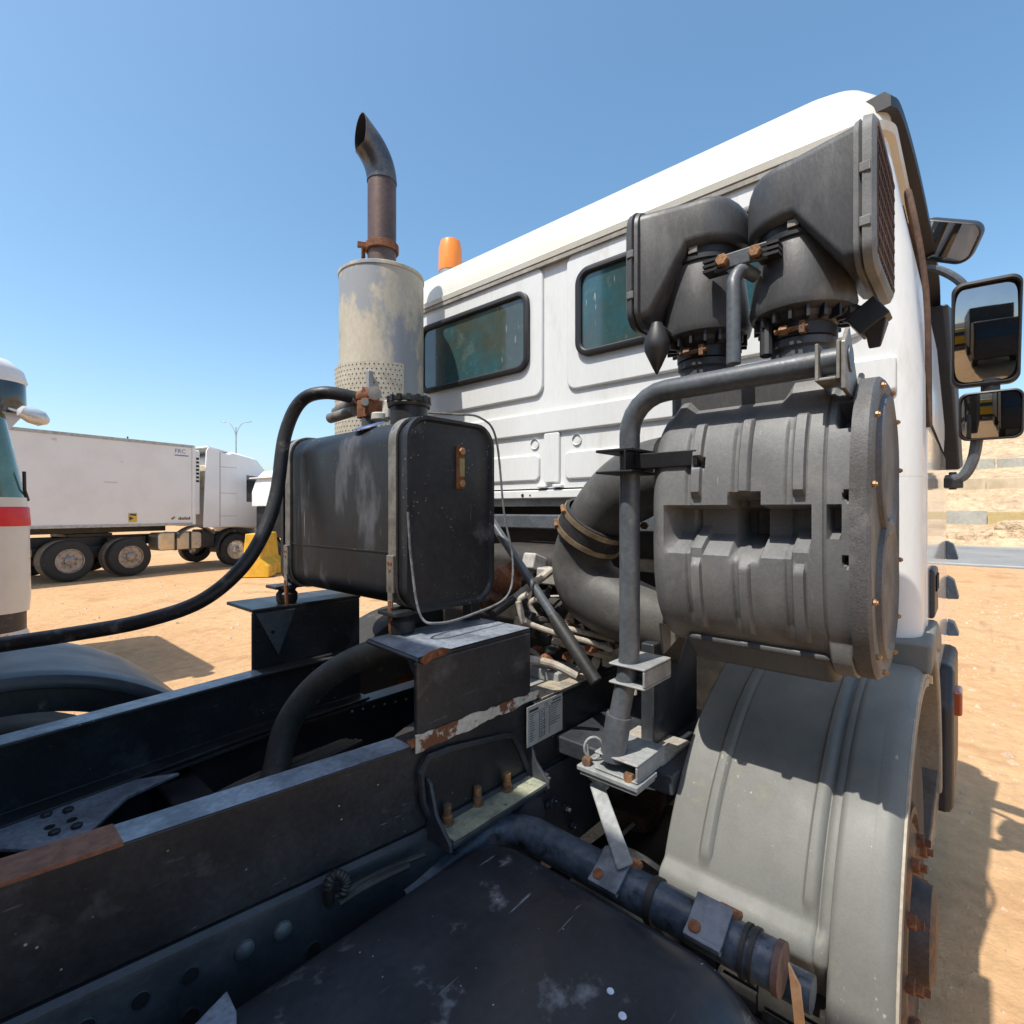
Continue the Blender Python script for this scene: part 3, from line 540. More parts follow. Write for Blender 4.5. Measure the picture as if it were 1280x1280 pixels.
for x, y in ((1.078, .715), (1.078, .60)):
    b = MB(); b.hexbolt((x, y, 1.122), (0, 0, 1), .013, .018); b.build('clamp_bolt', M_bolt, fp)
b = MB(); b.tube([at(792, 822, D=1.36), at(793, 868, D=1.36)], .007, 8); b.build('tie_rod', M_engw, TR)
b = MB(); b.box(1.25, 1.42, .60, .76, 1.09, 1.102); b.build('step_plate', mat('rusting_plate', (.33, .31, .27), (.25, .22, .18), rough=.7, scale=9, c3=(.28, .13, .05), s3=12, t3=.58, w3=.06, bump=.4), TR, bevel=.003)
b = MB(); b.box(1.32, 1.62, .66, .70, 1.0, 1.38); b.box(1.22, 1.7, .56, .92, 1.04, 1.09); b.build('frame_outrigger', M_chas, TR, bevel=.006)
b = MB(); b.prism([at(826, 780, D=1.32), at(858, 785, D=1.32), at(830, 818, D=1.32)], (.01, .01, 0)); b.build('outrigger_gusset', M_fade, TR)
# wire ring and hinged strut
rc = at(742, 935, D=1.30); b = MB(); u1 = Vector((SI, -CO, 0)); pts = [rc + u1 * .023 * math.cos(a) + Vector((0, 0, 1)) * .027 * math.sin(a) for a in [2 * math.pi * k / 20 for k in range(21)]]
b.tube(pts, .0035, 8); b.tube([at(734, 930, D=1.3), at(737, 958, D=1.3)], .003, 6); b.build('hose_clip_ring', M_pale, TR)
b = MB(); a1, a2 = at(745, 978, D=1.29), at(782, 1085, D=1.10); dr = (a2 - a1).normalized(); sd_ = dr.cross(Vector((CO, SI, 0))).normalized(); tk_ = dr.cross(sd_) * .008
b.prism([a1 + sd_ * .017, a1 - sd_ * .017, a2 - sd_ * .019, a2 + sd_ * .019], tk_); sb = b.build('hinged_strut', M_pale, TR, bevel=.004)
b = MB(); b.obox(a1 + Vector((0, 0, .02)), .014, .014, .012); b.obox(a1 + Vector((-.0, -.012, .002)), .012, .02, .010, Matrix.Rotation(R(40), 3, 'X')); b.lathe([(.015, 0), (.015, .012), (.01, .016)], a1 + dr * .035, -tk_.normalized(), 14); b.build('strut_hinge', M_pale, sb, bevel=.003)
b = MB(); b.prism([at(765, 1010, Z=.80), at(800, 985, Z=.80), at(832, 990, Z=.80), at(822, 1018, Z=.80), at(805, 1025, Z=.80)], (0, 0, -.06)); b.build('dirt_caked_box', mat('caked_dirt', (.13, .075, .05), (.09, .05, .035), rough=.95, scale=12, bump=1, bscale=60, bd=.01, fine=.4), TR)
b = MB(); b.tube([at(775, 1045, Z=.78), at(792, 1030, Z=.78)], .006, 6); b.build('loose_rod', M_engw, TR)
b = MB(); b.obox(at(793, 945, D=1.75), .012, .02, .07); b.build('yellow_tape', mat('yellow_tape', (.35, .27, .03), rough=.6), TR)
# diagonal grey stay with a rubber grip
p0, p1 = at(598, 626, D=1.86), at(745, 852, D=1.50); pm = p0.lerp(p1, .68)
b = MB(); b.tube([p0, pm], .0145, 14); sy = b.build('diagonal_stay', M_tube, TR)
b = MB(); b.tube([pm, p0.lerp(p1, .72), p1], [.017, .021, .020], 12); b.build('stay_grip', M_rubber, sy)

# air filter housing: oval drum with pressed ribs and pockets
AX, AZc = 1.30, 1.714
def oval(a, bz, y, phi, e=3.0, off=0):
    c, s = math.cos(phi), math.sin(phi)
    return Vector((AX - (a + off) * math.copysign(abs(c) ** (2 / e), c), y, AZc + (bz + off) * math.copysign(abs(s) ** (2 / e), s)))
def stp(v, a, b_, w): return max(0, min(1, (v - a) / w, (b_ - v) / w))
NY, NP = 170, 380; ya, yb = .163, .575; vs_ = []; fs_ = []
for i in range(NY + 1):
    y = ya + (yb - ya) * i / NY
    for k in range(NP):
        ph = 2 * math.pi * k / NP; q = oval(.20, .282, y, ph); off = 0; z = q.z; rear = math.cos(ph) > 0
        off -= .05 * max(0, (y - (yb - .05)) / .05) ** 2.2
        if rear:
            for ry_ in (.451, .352, .252):
                off += .013 * max(stp(y, ry_ - .012, ry_ + .012, .003) * stp(z, 1.775, 1.94, .012), stp(y, ry_ - .012, ry_ + .012, .003) * stp(z, 1.49, 1.645, .012))
                off -= .006 * stp(y, ry_ + .010, ry_ + .028, .006) * stp(z, 1.49, 1.94, .03)
            lowz = 1.655 + .014 * (abs(y - .452) < .014 or abs(y - .25) < .016)
            off -= .062 * max(0, min(1, (y - .232) / .006, (.527 - y) / .02)) * max(0, min(1, (1.756 - z) / .003, (z - lowz) / .040))
            off -= .07 * stp(y, .322, .384, .004) * max(0, min(1, (1.782 - z) / .003, (z - 1.645) / .045))
            off -= .05 * stp(y, .184, .205, .003) * max(0, min(1, (1.755 - z) / .003, (z - 1.70) / .008))
            for cz in (1.775, 1.655): off -= .035 * max(0, min(1, (.0085 - math.hypot(y - .174, z - cz)) / .002))
            off -= .004 * stp(y, .2085, .2125, .001)
            off -= .05 * stp(y, .166, .195, .004) * max(0, min(1, (1.955 - z) / .003, (z - 1.90) / .02))
            off -= .03 * stp(y, .435, .458, .003) * stp(z, 1.838, 1.862, .004)
            off += .03 * stp(y, .20, .30, .02) * stp(z, 1.955, 2.1, .03) + .02 * stp(y, .48, .535, .02) * stp(z, 1.945, 2.1, .03)
            off += .020 * stp(y, .163, .215, .01) * stp(z, 1.0, 1.50, .03)
        c, s = math.cos(ph), math.sin(ph); nn = Vector((-c / .20, 0, s / .282)).normalized()
        vs_.append(q + nn * off)
for i in range(NY):
    for k in range(NP):
        k2 = (k + 1) % NP; fs_.append((i * NP + k, i * NP + k2, (i + 1) * NP + k2, (i + 1) * NP + k))
fs_.append(tuple(range(NY * NP, NY * NP + NP))); fs_.append(tuple(range(NP - 1, -1, -1)))
b = MB(); b.add(vs_, fs_); ab = b.build('air_filter_housing', M_fade, TR, ang=32)
# lid
def ovr(y, a, bz, n=90): return [oval(a, bz, y, 2 * math.pi * k / n, 2.7) for k in range(n)]
b = MB(); b.loft([ovr(.168, .215, .290), ovr(.168, .224, .300), ovr(.142, .224, .300), ovr(.136, .218, .294), ovr(.135, .200, .276), ovr(.139, .194, .27)]); ld = b.build('filter_lid', M_lid, ab, ang=40)
for cz in (1.714 + .125, 1.714 - .125):
    b = MB(); b.lathe([(.150, -.004), (.142, .008), (.13, .010), (.118, .004), (.10, .002), (0, .002)], (AX + .01, .139, cz), (0, -1, 0), 48); b.build('lid_boss', M_lid, ab)
for k in range(12):
    q = oval(.209, .285, .135, 2 * math.pi * (k + .35) / 12, 2.7); b = MB(); b.lathe([(.0055, 0), (.0055, .004), (.0035, .005), (.0035, .007)], q, (0, -1, 0), 8); b.build('lid_bolt', M_brass, ab)
b = MB(); b.prism([(1.14, .20, 1.47), (1.2, .20, 1.40), (1.42, .20, 1.40), (1.42, .20, 1.50)], (0, .3, 0)); b.build('housing_skid', M_snork, ab, bevel=.02)
b = MB(); b.box(1.19, 1.42, .20, .555, 1.94, 2.04); b.build('housing_saddle', M_snork, ab, bevel=.02)
b = MB(); b.box(1.20, 1.208, .22, .46, 1.985, 2.06); b.build('saddle_web', M_fade, ab)

# twin intake snorkels
def snorkel(cx, cy, sgn, dz, ln):
    "dz lifts the collar, ln is how far the mouth stands off the stem's axis"
    b = MB(); z = dz
    b.lathe([(.078, 1.96), (.064, 2.02), (.060, 2.09), (.066, 2.095), (.066, 2.11), (.060, 2.115), (.062, 2.14), (.075, 2.15), (.078, 2.16), (.100, 2.168), (.104, 2.182), (.086, 2.31 + z), (.084, 2.315 + z)], (cx, cy, 0), n=44); s = b.build('intake_snorkel', M_snork, TR, ang=30)
    b = MB(); b.lathe([(.084, 2.31 + z), (.091, 2.314 + z), (.091, 2.324 + z), (.087, 2.328 + z), (.087, 2.35 + z), (.10, 2.355 + z)], (cx, cy, 0), n=44, caps=False); b.build('snorkel_collar', M_blk, s, ang=30)
    b = MB(); secs = []; zt = 2.462 + z * .3; rc = .106; tot = rc + ln; zc = 2.342 + z; zb = 2.208
    for q in (.0006, .006, .016, .03, .048, .07, .09, .106, .114, .1145, .16, tot * .88, tot):
        dy = q - rc; yy = cy + sgn * dy
        wx = math.sqrt(max(1e-5, rc * rc - dy * dy)) if dy < 0 else rc + .028 * dy / ln
        e = max(0, 1 - q / .055); top = zt - .055 * (1 - math.sqrt(max(0, 1 - e * e))) + .004
        bot = zc if q < .1142 else zc - (zc - zb) * min(1, (q - .114) / (tot * .90 - .114))
        rr = max(.0005, min(.022, wx * .45, (top - bot) * .3)); secs.append([(cx + x, yy, zz) for x, zz in rrect(-wx, wx, bot, top, rr, 4)])
    if sgn > 0: secs = [q[::-1] for q in secs]
    b.loft(secs); b.build('snorkel_hood', M_snork, s, ang=32)
    ye = cy + sgn * (ln + .004); wx = .136; top = zt + .004; bot = 2.203
    def rg(y, e): return [(cx + x, y, zz) for x, zz in rrect(-wx - e, wx + e, bot - e, top + e, .045, 6)]
    L_ = [rg(ye - sgn * .012, -.004), rg(ye - sgn * .012, .008), rg(ye - sgn * .004, .010), rg(ye, .004), rg(ye + sgn * .002, .012), rg(ye + sgn * .016, .010), rg(ye + sgn * .022, .002), rg(ye + sgn * .022, -.010), rg(ye + sgn * .014, -.012)]
    b = MB(); b.loft([q[::-1] for q in L_] if sgn > 0 else L_); b.build('hood_flange', M_fade if sgn < 0 else M_snork, s, ang=30)
    # mouth grille: fine slats
    b = MB()
    for i in range(9):
        zz = bot + .02 + i * (top - bot - .04) / 8; b.obox((cx, ye + sgn * .018, zz), wx - .012, .006, .0035)
    for i in range(12):
        xx = cx - wx + .018 + i * (2 * wx - .036) / 11; b.obox((xx, ye + sgn * .016, (top + bot) / 2), .003, .007, (top - bot) / 2 - .012)
    b.build('mouth_grille', M_grille, s)
    for zz in (.25, .62):
        b = MB(); b.obox((cx - wx - .010, ye + sgn * .006, bot + (top - bot) * zz), .004, .009, .009); b.build('flange_clip', M_fade, s, bevel=.002)
    b = MB(); b.lathe([(.060, 2.112), (.068, 2.114), (.068, 2.136), (.060, 2.138)], (cx, cy, 0), n=32, caps=False)
    for k in range(18):
        a = 2 * math.pi * k / 18; b.obox((cx + .082 * math.cos(a), cy + .082 * math.sin(a), 2.155), .012, .003, .014, Matrix.Rotation(a, 3, 'Z'))
    b.build('neck_clamp', M_blk, s)
    b = MB(); b.cyl((cx - .070, cy + .035, 2.125), (cx - .072, cy - .03, 2.125), .006, 8); b.hexbolt((cx - .071, cy + .01, 2.125), (0, 1, 0), .011, .016); b.obox((cx - .071, cy - .018, 2.125), .008, .005, .012); b.build('clamp_bolt', M_bolt, s)
    b = MB(); b.obox((cx - .090, cy - .005, 2.335 + z), .004, .010, .007); b.lathe([(.005, 0), (.005, .006)], (cx - .09, cy - .006, 2.35 + z), (-1, 0, 0), 8); b.build('collar_latch', M_strap, s)
    return s
sL = snorkel(1.28, .500, 1, .022, .118); sR = snorkel(1.265, .285, -1, .0, .125)
dp = at(821, 428, D=1.22); b = MB(); b.lathe([(.012, .045), (.018, .03), (.030, .0), (.028, -.02), (.012, -.055), (.002, -.075)], dp, (0, 0, 1), 20); b.tube([dp + Vector((0, 0, .03)), (1.25, .57, 2.17)], .016, 10); b.build('drain_valve', M_blk, sL)
dp = at(1086, 398, D=1.06); b = MB(); b.obox(dp, .026, .030, .024, Matrix.Rotation(R(-35), 3, 'X')); b.loft([[dp + Vector((x, y - .012, -.01)) for x, y in ((-.02, -.02), (.02, -.02), (.02, .02), (-.02, .02))], [dp + Vector((x, y - .012, -.062)) for x, y in ((-.003, -.008), (.003, -.008), (.003, .012), (-.003, .012))]]); b.tube([dp + Vector((0, .02, .01)), (1.26, .21, 2.165)], .02, 10); b.build('drain_valve', M_blk, sR, bevel=.004)
# snorkel stay
b = MB(); b.tube(catmull([at(917, 455, F=1.12), at(917, 370, F=1.13), at(918, 350, F=1.14), at(928, 338, F=1.16), at(945, 345, F=1.19)], 6), .0145, 14); b.build('snorkel_stay', M_tube, TR)
b = MB(); b.tube([at(958, 445, F=1.2), at(958, 380, F=1.22)], .013, 10); b.build('snorkel_stay', M_blk, TR)
b = MB(); a1, a2 = at(905, 328, F=1.155), at(946, 317, F=1.155); b.obox((a1 + a2) / 2, .006, (a1 - a2).length / 2 + .022, .017); sp_ = b.build('snorkel_clamp_plate', M_tube, TR, bevel=.004)
for q in (a1, a2):
    b = MB(); b.hexbolt(q + Vector((-.006, 0, 0)), (-1, 0, 0), .0135, .014); b.build('plate_bolt', M_bolt, sp_)
    b = MB()
    for j in (-1, 0, 1): b.obox(q + Vector((.012, .022 if q is a1 else -.022, j * .011)), .02, .022, .003)
    b.build('clamp_fins', M_blk, sp_)
# bracket at the tube's end
b = MB(); c = at(1045, 448, F=1.12)
b.box(1.085, 1.165, c.y - .012, c.y - .006, 1.985, 2.055); b.box(1.085, 1.165, c.y + .022, c.y + .028, 1.985, 2.055); b.box(1.085, 1.165, c.y - .006, c.y + .022, 1.985, 1.991); eb = b.build('tube_end_bracket', mat('rust_stained_grey', (.25, .24, .21), (.18, .17, .15), rough=.6, scale=20, c3=(.25, .12, .04), s3=18, t3=.56, w3=.08), TR, bevel=.002)
b = MB(); b.prism([(1.08, c.y - .014, 1.965), (1.08, c.y - .014, 2.05), (1.12, c.y - .014, 2.085), (1.17, c.y - .014, 2.03), (1.21, c.y - .014, 1.99), (1.27, c.y - .014, 2.03), (1.29, c.y - .014, 2.03), (1.29, c.y - .014, 1.95)], (0, -.008, 0)); b.build('hook_plate', M_strap, eb, bevel=.002)
b = MB(); b.box(1.06, 1.2, .585, .68, 1.885, 1.892); b.box(1.06, 1.2, .60, .605, 1.84, 1.886); b.box(1.06, 1.2, .585, .68, 1.835, 1.841); b.box(1.1, 1.14, .45, .6, 1.845, 1.88); b.build('tube_bracket', M_blk, TR, bevel=.002)
# intake elbow
ep = [at(842, 588, F=1.36), at(804, 601, F=1.37), at(768, 625, F=1.38), at(741, 660, F=1.39), at(727, 700, F=1.40), at(739, 735, F=1.41), at(772, 757, F=1.42), at(815, 775, F=1.43), at(860, 790, F=1.46)]
ec = catmull(ep, 8); b = MB(); b.tube(ec, [.098 + .007 * math.sin(i * .18) for i in range(len(ec))], 30); ie = b.build('intake_elbow', mat('dusty_elbow_rubber', (.07, .07, .068), (.05, .05, .05), rough=.6, scale=6, fine=.15, fscale=120, bump=.25, c3=(.14, .135, .125), s3=5, t3=.55, w3=.25), TR)
i0 = 24; T = (ec[i0 + 1] - ec[i0 - 1]).normalized()
b = MB(); b.lathe([(.100, -.042), (.110, -.04), (.110, .04), (.100, .042)], ec[i0], T, 40, caps=False); b.build('elbow_cuff', M_rubber, ie)
for dd in (-.028, .026):
    b = MB(); b.lathe([(.109, -.008), (.1125, -.008), (.1125, .008), (.109, .008)], ec[i0] + T * dd, T, 44, caps=False); b.build('hose_clamp', mat('clamp_steel', (.42, .33, .22), (.3, .22, .14), rough=.4, metal=.7, scale=20), ie)
    q = ec[i0] + T * dd + (Vector((-.75, .35, .55)) - T * Vector((-.75, .35, .55)).dot(T)).normalized() * .116; b = MB(); b.cyl(q - T.cross(Vector((-.75, .35, .55))).normalized() * .02, q + T.cross(Vector((-.75, .35, .55))).normalized() * .02, .007, 8); b.build('clamp_screw', M_bolt, ie)
for px, py in ((806, 657), (793, 682)):
    b = MB(); b.hexbolt(at(px, py, F=1.42), (-1, -.3, 0), .012, .018); b.build('housing_bolt', M_bolt, TR)
b = MB(); b.box(1.44, 1.46, .56, .66, 1.55, 1.75); b.build('housing_mount', M_tube, TR, bevel=.004)
b = MB(); pl_ = [at(792, 735, F=1.6), at(800, 765, F=1.62), at(815, 800, F=1.64)]
b.tube(catmull(pl_, 14), [.035 + .008 * (i % 4 < 2) for i in range(29)], 16); b.build('bellows_hose', M_pale, TR)
# dusty engine lines and fittings below the tank
lines = [([(660, 742), (648, 752), (655, 775), (690, 790), (735, 802), (765, 812)], 1.62, .009), ([(672, 748), (662, 756), (680, 778), (720, 788), (768, 800)], 1.66, .009), ([(655, 778), (652, 770), (648, 752)], 1.60, .010),
         ([(650, 822), (690, 830), (720, 845)], 1.50, .012), ([(690, 712), (660, 735), (620, 765)], 1.75, .014), ([(690, 800), (730, 812), (765, 822)], 1.7, .012)]
for pts, D, r in lines:
    b = MB(); b.tube(catmull([at(px, py, D=D) for px, py in pts], 6), r, 10); b.build('engine_line', M_engw, TR)
b = MB(); p = at(630, 728, D=1.8); b.lathe([(.05, -.05), (.055, -.02), (.055, .03), (.035, .05), (.03, .09)], p, (.3, -.4, .6), 12); b.obox(at(614, 752, D=1.75), .03, .03, .03, Matrix.Rotation(R(30), 3, 'X')); b.build('rusty_pump', M_rust, TR, bevel=.005)
b = MB(); b.obox(at(668, 704, D=1.9), .04, .03, .03, Matrix.Rotation(R(20), 3, 'Y')); b.obox(at(690, 720, D=1.85), .03, .05, .03); b.build('engine_cover', mat('aluminium_casting', (.42, .41, .39), (.3, .28, .25), rough=.55, metal=.3, scale=16), TR, bevel=.008)
rnd = random.Random(3); k = -1
while k < 70:
    px, py = rnd.uniform(645, 800), rnd.uniform(738, 850); D = rnd.uniform(1.62, 1.9)
    if px + py < 1425 or px * .5 + py > 1222: continue
    k += 1
    b = MB(); p = at(px, py, D=D); rr = Matrix.Rotation(rnd.uniform(0, 3), 3, Vector((rnd.random(), rnd.random(), rnd.random())).normalized()); sc = rnd.uniform(.5, 1)
    if k % 3 == 0: b.lathe([(.018 * sc, -.02), (.022 * sc, -.01), (.022 * sc, .012), (.012 * sc, .02), (.010 * sc, .04)], p, rr @ Vector((0, 0, 1)), 8)
    elif k % 3 == 1: b.obox(p, rnd.uniform(.012, .04) * sc, rnd.uniform(.012, .03) * sc, rnd.uniform(.01, .02) * sc, rr)
    else: b.tube(catmull([p, p + rr @ Vector((.05, .02, 0)), p + rr @ Vector((.09, -.02, .03))], 5), .009 * sc, 8)
    b.build('engine_fitting', (M_eng, M_rust, M_engw, M_rubber, M_engw, M_rust, M_eng)[k % 7], TR, bevel=.003 if k % 3 == 1 else 0)
b = MB(); b.box(1.16, 1.46, .922, 1.0, 1.2105, 1.214); b.build('frame_top_sunlit', mat('sunlit_top', (.34, .29, .21), (.2, .19, .17), rough=.6, scale=14, lo=.48, hi=.55), TR)  # pale strip paints a sunlit patch on top of the frame plate
b = MB(); b.box(1.18, 1.5, .95, 1.16, 1.19, 1.205); b.box(1.30, 1.42, .97, 1.12, 1.205, 1.24); b.build('engine_bay_plate', M_pale, TR, bevel=.006)

# front mudguard: moulded sheet with ribs
FX, FZ, FR = 1.75, .69, .62
def sm(t): t = max(0, min(1, t)); return t * t * (3 - 2 * t)
NYF, NA = 120, 110
def fenderpt(y, a):
    off = .009 * (stp(y, .452, .476, .005) + stp(y, .243, .262, .004)) * sm((157 - a) / 3) - .006 * stp(y, .226, .243, .004)
    if y < .212:
        off += .006 * sm((.212 - y) / .006)
        off -= .002 * stp(y, .153, .157, .0015)
    else:
        off += .020 * sm((a - 158) / 3) * sm((y - .212) / .02)
    off -= .03 * (1 - math.sqrt(max(0, 1 - max(0, (.14 - y) / .032) ** 2))) if y < .14 else 0
    a2 = a; r = FR + off
    x = FX + r * math.cos(R(a2)); z = FZ + r * math.sin(R(a2))
    if a > 163 and y >= .212: x = FX + r * math.cos(R(163)) + (a - 163) * .0042; z = FZ + r * math.sin(R(163)) - (a - 163) * .0075
    return Vector((x, y, z))
vs_, fs_ = [], []
ys = [.108 + (.556 - .108) * i / NYF for i in range(NYF + 1)]
for y in ys:
    amax = 184 if y < .212 else 176
    for k in range(NA + 1): vs_.append(fenderpt(y, 72 + (amax - 72) * k / NA))
for i in range(NYF):
    for k in range(NA): p = i * (NA + 1) + k; fs_.append((p, p + 1, p + NA + 2, p + NA + 1))
b = MB(); b.add(vs_, fs_); fe = b.build('front_mudguard', M_fend, TR, ang=40)
sf = fe.modifiers.new('thickness', 'SOLIDIFY'); sf.thickness = .006; sf.offset = -1
b = MB(); o = [(FX + (FR - .004) * math.cos(R(a)), FZ + (FR - .004) * math.sin(R(a))) for a in range(72, 212, 4)]; i_ = [(FX + (FR - .045) * math.cos(R(a)), FZ + (FR - .045) * math.sin(R(a))) for a in range(208, 71, -4)]
b.prism([(x, .104, z) for x, z in o + i_], (0, .008, 0)); b.build('mudguard_flange', mat('sandlit_flange_plastic', (.33, .29, .23), (.28, .25, .2), rough=.7), fe)  # tan of light bounced off the sand is put into the colour
for y in (.50, .27):
    q = fenderpt(y, 169); b = MB(); b.obox(q + Vector((-.003, 0, 0)), .004, .027, .030); mp_ = b.build('mudguard_plate', M_fend, fe, bevel=.003)
    b = MB(); b.lathe([(.007, 0), (.007, .006)], q + Vector((-.007, 0, .004)), (-1, 0, 0), 10); b.build('mudguard_screw', M_chas, fe)
b = MB(); b.prism([(1.17, .135, .66), (1.15, .135, .70), (1.13, .135, .68), (1.145, .135, .3), (1.17, .135, .3)], (0, .018, 0)); b.build('flap_bracket', M_rubber, TR)
b = MB(); b.box(1.17, 1.182, .13, .40, .18, .66); b.build('rear_mud_flap', M_rubber, TR)
# front wheel
def wheel(parent, c, r, w, axis, rimr, mrim=M_hub, nuts=10, nutr=.14, local=False, dish=.05, tread=True, nm='wheel'):
    "axis points outwards; c is the middle of the outer face"
    ax = Vector(axis); c = Vector(c); b = MB()
    b.lathe([(rimr, -.02), (rimr + .02, -.002), (r * .80, .004), (r * .93, -.008), (r * .985, -.03), (r, -.05), (r, -w + .05), (r * .985, -w + .03), (r * .9, -w), (rimr, -w + .02)], c, ax, 48, caps=False)
    t = b.build('tyre', M_tyre, parent); 
    if tread:
        b = MB(); ref = Vector((1, 0, 0)) if abs(ax.x) < .9 else Vector((0, 1, 0)); B = ax.cross(ref)
        for k in range(56):
            a = 2 * math.pi * k / 56; rad = ref * math.cos(a) + B * math.sin(a); tn = ax.cross(rad)
            for j, (o0, o1) in enumerate(((-.035, -.36 * w - .02), (-.40 * w, -.62 * w), (-.66 * w, -w + .035))):
                sh_ = .012 * (j % 2); m = Matrix((tn, ax, rad)).transposed()
                b.obox(c + rad * (r + .004) + ax * (o0 + o1) / 2 + tn * sh_ * 2, r * .045, abs(o1 - o0) / 2, .008, m)
        b.build('tread_blocks', M_tyre, parent, smooth=False)
    b = MB(); b.lathe([(rimr + .004, -.03), (rimr + .006, .004), (rimr - .012, .006), (rimr - .03, -.04), (rimr * .8, -dish * 2), (rimr * .62, -dish * 1.5), (nutr + .03, -dish), (nutr * .6, -dish)], c, ax, 40); rm = b.build('rim', mrim, parent)
    b = MB(); b.lathe([(nutr * .78, -dish - .01), (nutr * .74, dish * .2), (nutr * .55, dish * .7), (0, dish * .75)], c, ax, 28); b.build('hub', M_hub if mrim is M_hub else mrim, parent)
    ref = Vector((1, 0, 0)) if abs(ax.x) < .9 else Vector((0, 1, 0)); B = ax.cross(ref)
    for k in range(nuts):
        a = 2 * math.pi * k / nuts + .2; p = c + ax * (-dish) + (ref * math.cos(a) + B * math.sin(a)) * nutr
        b = MB(); b.hexbolt(p, ax, .019, .03 if nuts <= 8 else .034); b.cyl(p, p + ax * .05, .011, 8); b.build('wheel_nut', M_rust if mrim is M_hub else mrim, parent)
b = MB(); wc = Vector((1.80, .14, .60))
b.lathe([(.06, -.3), (.06, -.05)], wc, (0, -1, 0), 16); fwo = b.build('front_wheel', M_hub, TR)
wheel(fwo, wc, .60, .33, (0, -1, 0), .30, nuts=0, nutr=.2, dish=.0)
b = MB(); b.lathe([(.27, -.06), (.26, .0), (.235, .012), (.21, .014), (.17, -.01), (.13, .0), (.12, .05), (.09, .06), (0, .06)], wc, (0, -1, 0), 40); hb = b.build('wheel_hub', M_hub, fwo, ang=40)
for k in range(10):
    a = 2 * math.pi * k / 10; p = wc + Vector((.222 * math.cos(a), -.010, .222 * math.sin(a)))
    b = MB(); b.hexbolt(p, (0, -1, 0), .018, .020); b.cyl(p, p + Vector((0, -.034, 0)), .010, 10); b.build('wheel_nut', M_rust, fwo)
b = MB(); b.lathe([(.06, -.3), (.06, -.05)], (1.80, 2.58, .60), (0, 1, 0), 16); fwl = b.build('front_wheel', M_hub, TR)
wheel(fwl, (1.80, 2.58, .60), .60, .33, (0, 1, 0), .30, nuts=0, nutr=.2, dish=.0, tread=False)
b = MB(); b.cyl((1.80, .45, .58), (1.80, 2.3, .58), .07, 14); b.build('front_axle', M_frame, TR)
b = MB(); b.prism([(x, .86, z) for x, z in [(1.0, .73), (1.4, .66), (1.8, .64), (2.4, .7), (2.4, .66), (1.8, .58), (1.4, .60), (1.0, .68)]], (0, .08, 0)); b.build('leaf_spring', M_frame, TR)

# side fuel tank in the foreground
b = MB(); secs = []
def tsec(x, e, rr): return [(x, y, z) for y, z in rrect(.215 + e, .945 - e, .33 + e, .984 - e, rr, 9)]
for x, e, rr in ((-1.25, .1, .12), (-1.22, .02, .15), (-1.15, 0, .16), (-.2, 0, .16), (.83, 0, .16), (.875, .006, .155), (.905, .022, .145), (.925, .05, .13), (.933, .085, .11)): secs.append(tsec(x, e, rr))
b.loft(secs); ftk = b.build('fuel_tank', M_fuel, TR, ang=60)
for px, py, r in ((763, 1239, .006), (778, 1270, .0065)):
    b = MB(); b.lathe([(r, 0), (r * .9, .0012), (0, .0015)], at(px, py, Z=.9845), (0, 0, 1), 12); b.build('paint_drop', mat('white_drip', (.55, .62, .72), rough=.5), ftk)
b = MB(); c = at(270, 1270, Z=.965); b.prism([at(232, 1290, Z=1.0), at(284, 1236, Z=1.0), at(296, 1262, Z=1.0), at(296, 1300, Z=1.0)], (0, 0, -.035)); b.build('tank_strap_end', M_ftop, ftk, bevel=.004)
b = MB(); q = at(18, 1262, D=.80); b.obox(q, .05, .05, .012, Matrix.Rotation(R(25), 3, 'X')); b.build('step_bracket', M_ftop, TR, bevel=.006)
b = MB(); b.obox(at(50, 1262, D=.81), .02, .015, .02); b.tube(catmull([at(-10, 1240, D=.80), at(20, 1232, D=.80), at(36, 1240, D=.80), at(42, 1300, D=.79)], 6), .010, 8); b.build('step_bracket_edge', M_chas, TR, bevel=.004)
# wiring loom on the rail
b = MB(); b.tube(catmull([at(420, 1120, L=.93), at(440, 1110, L=.915), at(470, 1094, L=.91), at(500, 1080, L=.91), at(530, 1068, L=.90)], 6), .0065, 8); b.tube(catmull([at(425, 1128, L=.92), at(460, 1106, L=.90), at(510, 1082, L=.90)], 6), .008, 8); wl = b.build('wiring_loom', M_rubber, TR)
b = MB(); pts = catmull([at(412, 1130, L=.945), at(410, 1105, L=.93), at(420, 1093, L=.925), at(432, 1100, L=.92), at(428, 1118, L=.92)], 8)
b.tube(pts, [.0085 + .002 * (i % 2) for i in range(len(pts))], 10); b.build('corrugated_sleeve', M_rubber, wl)
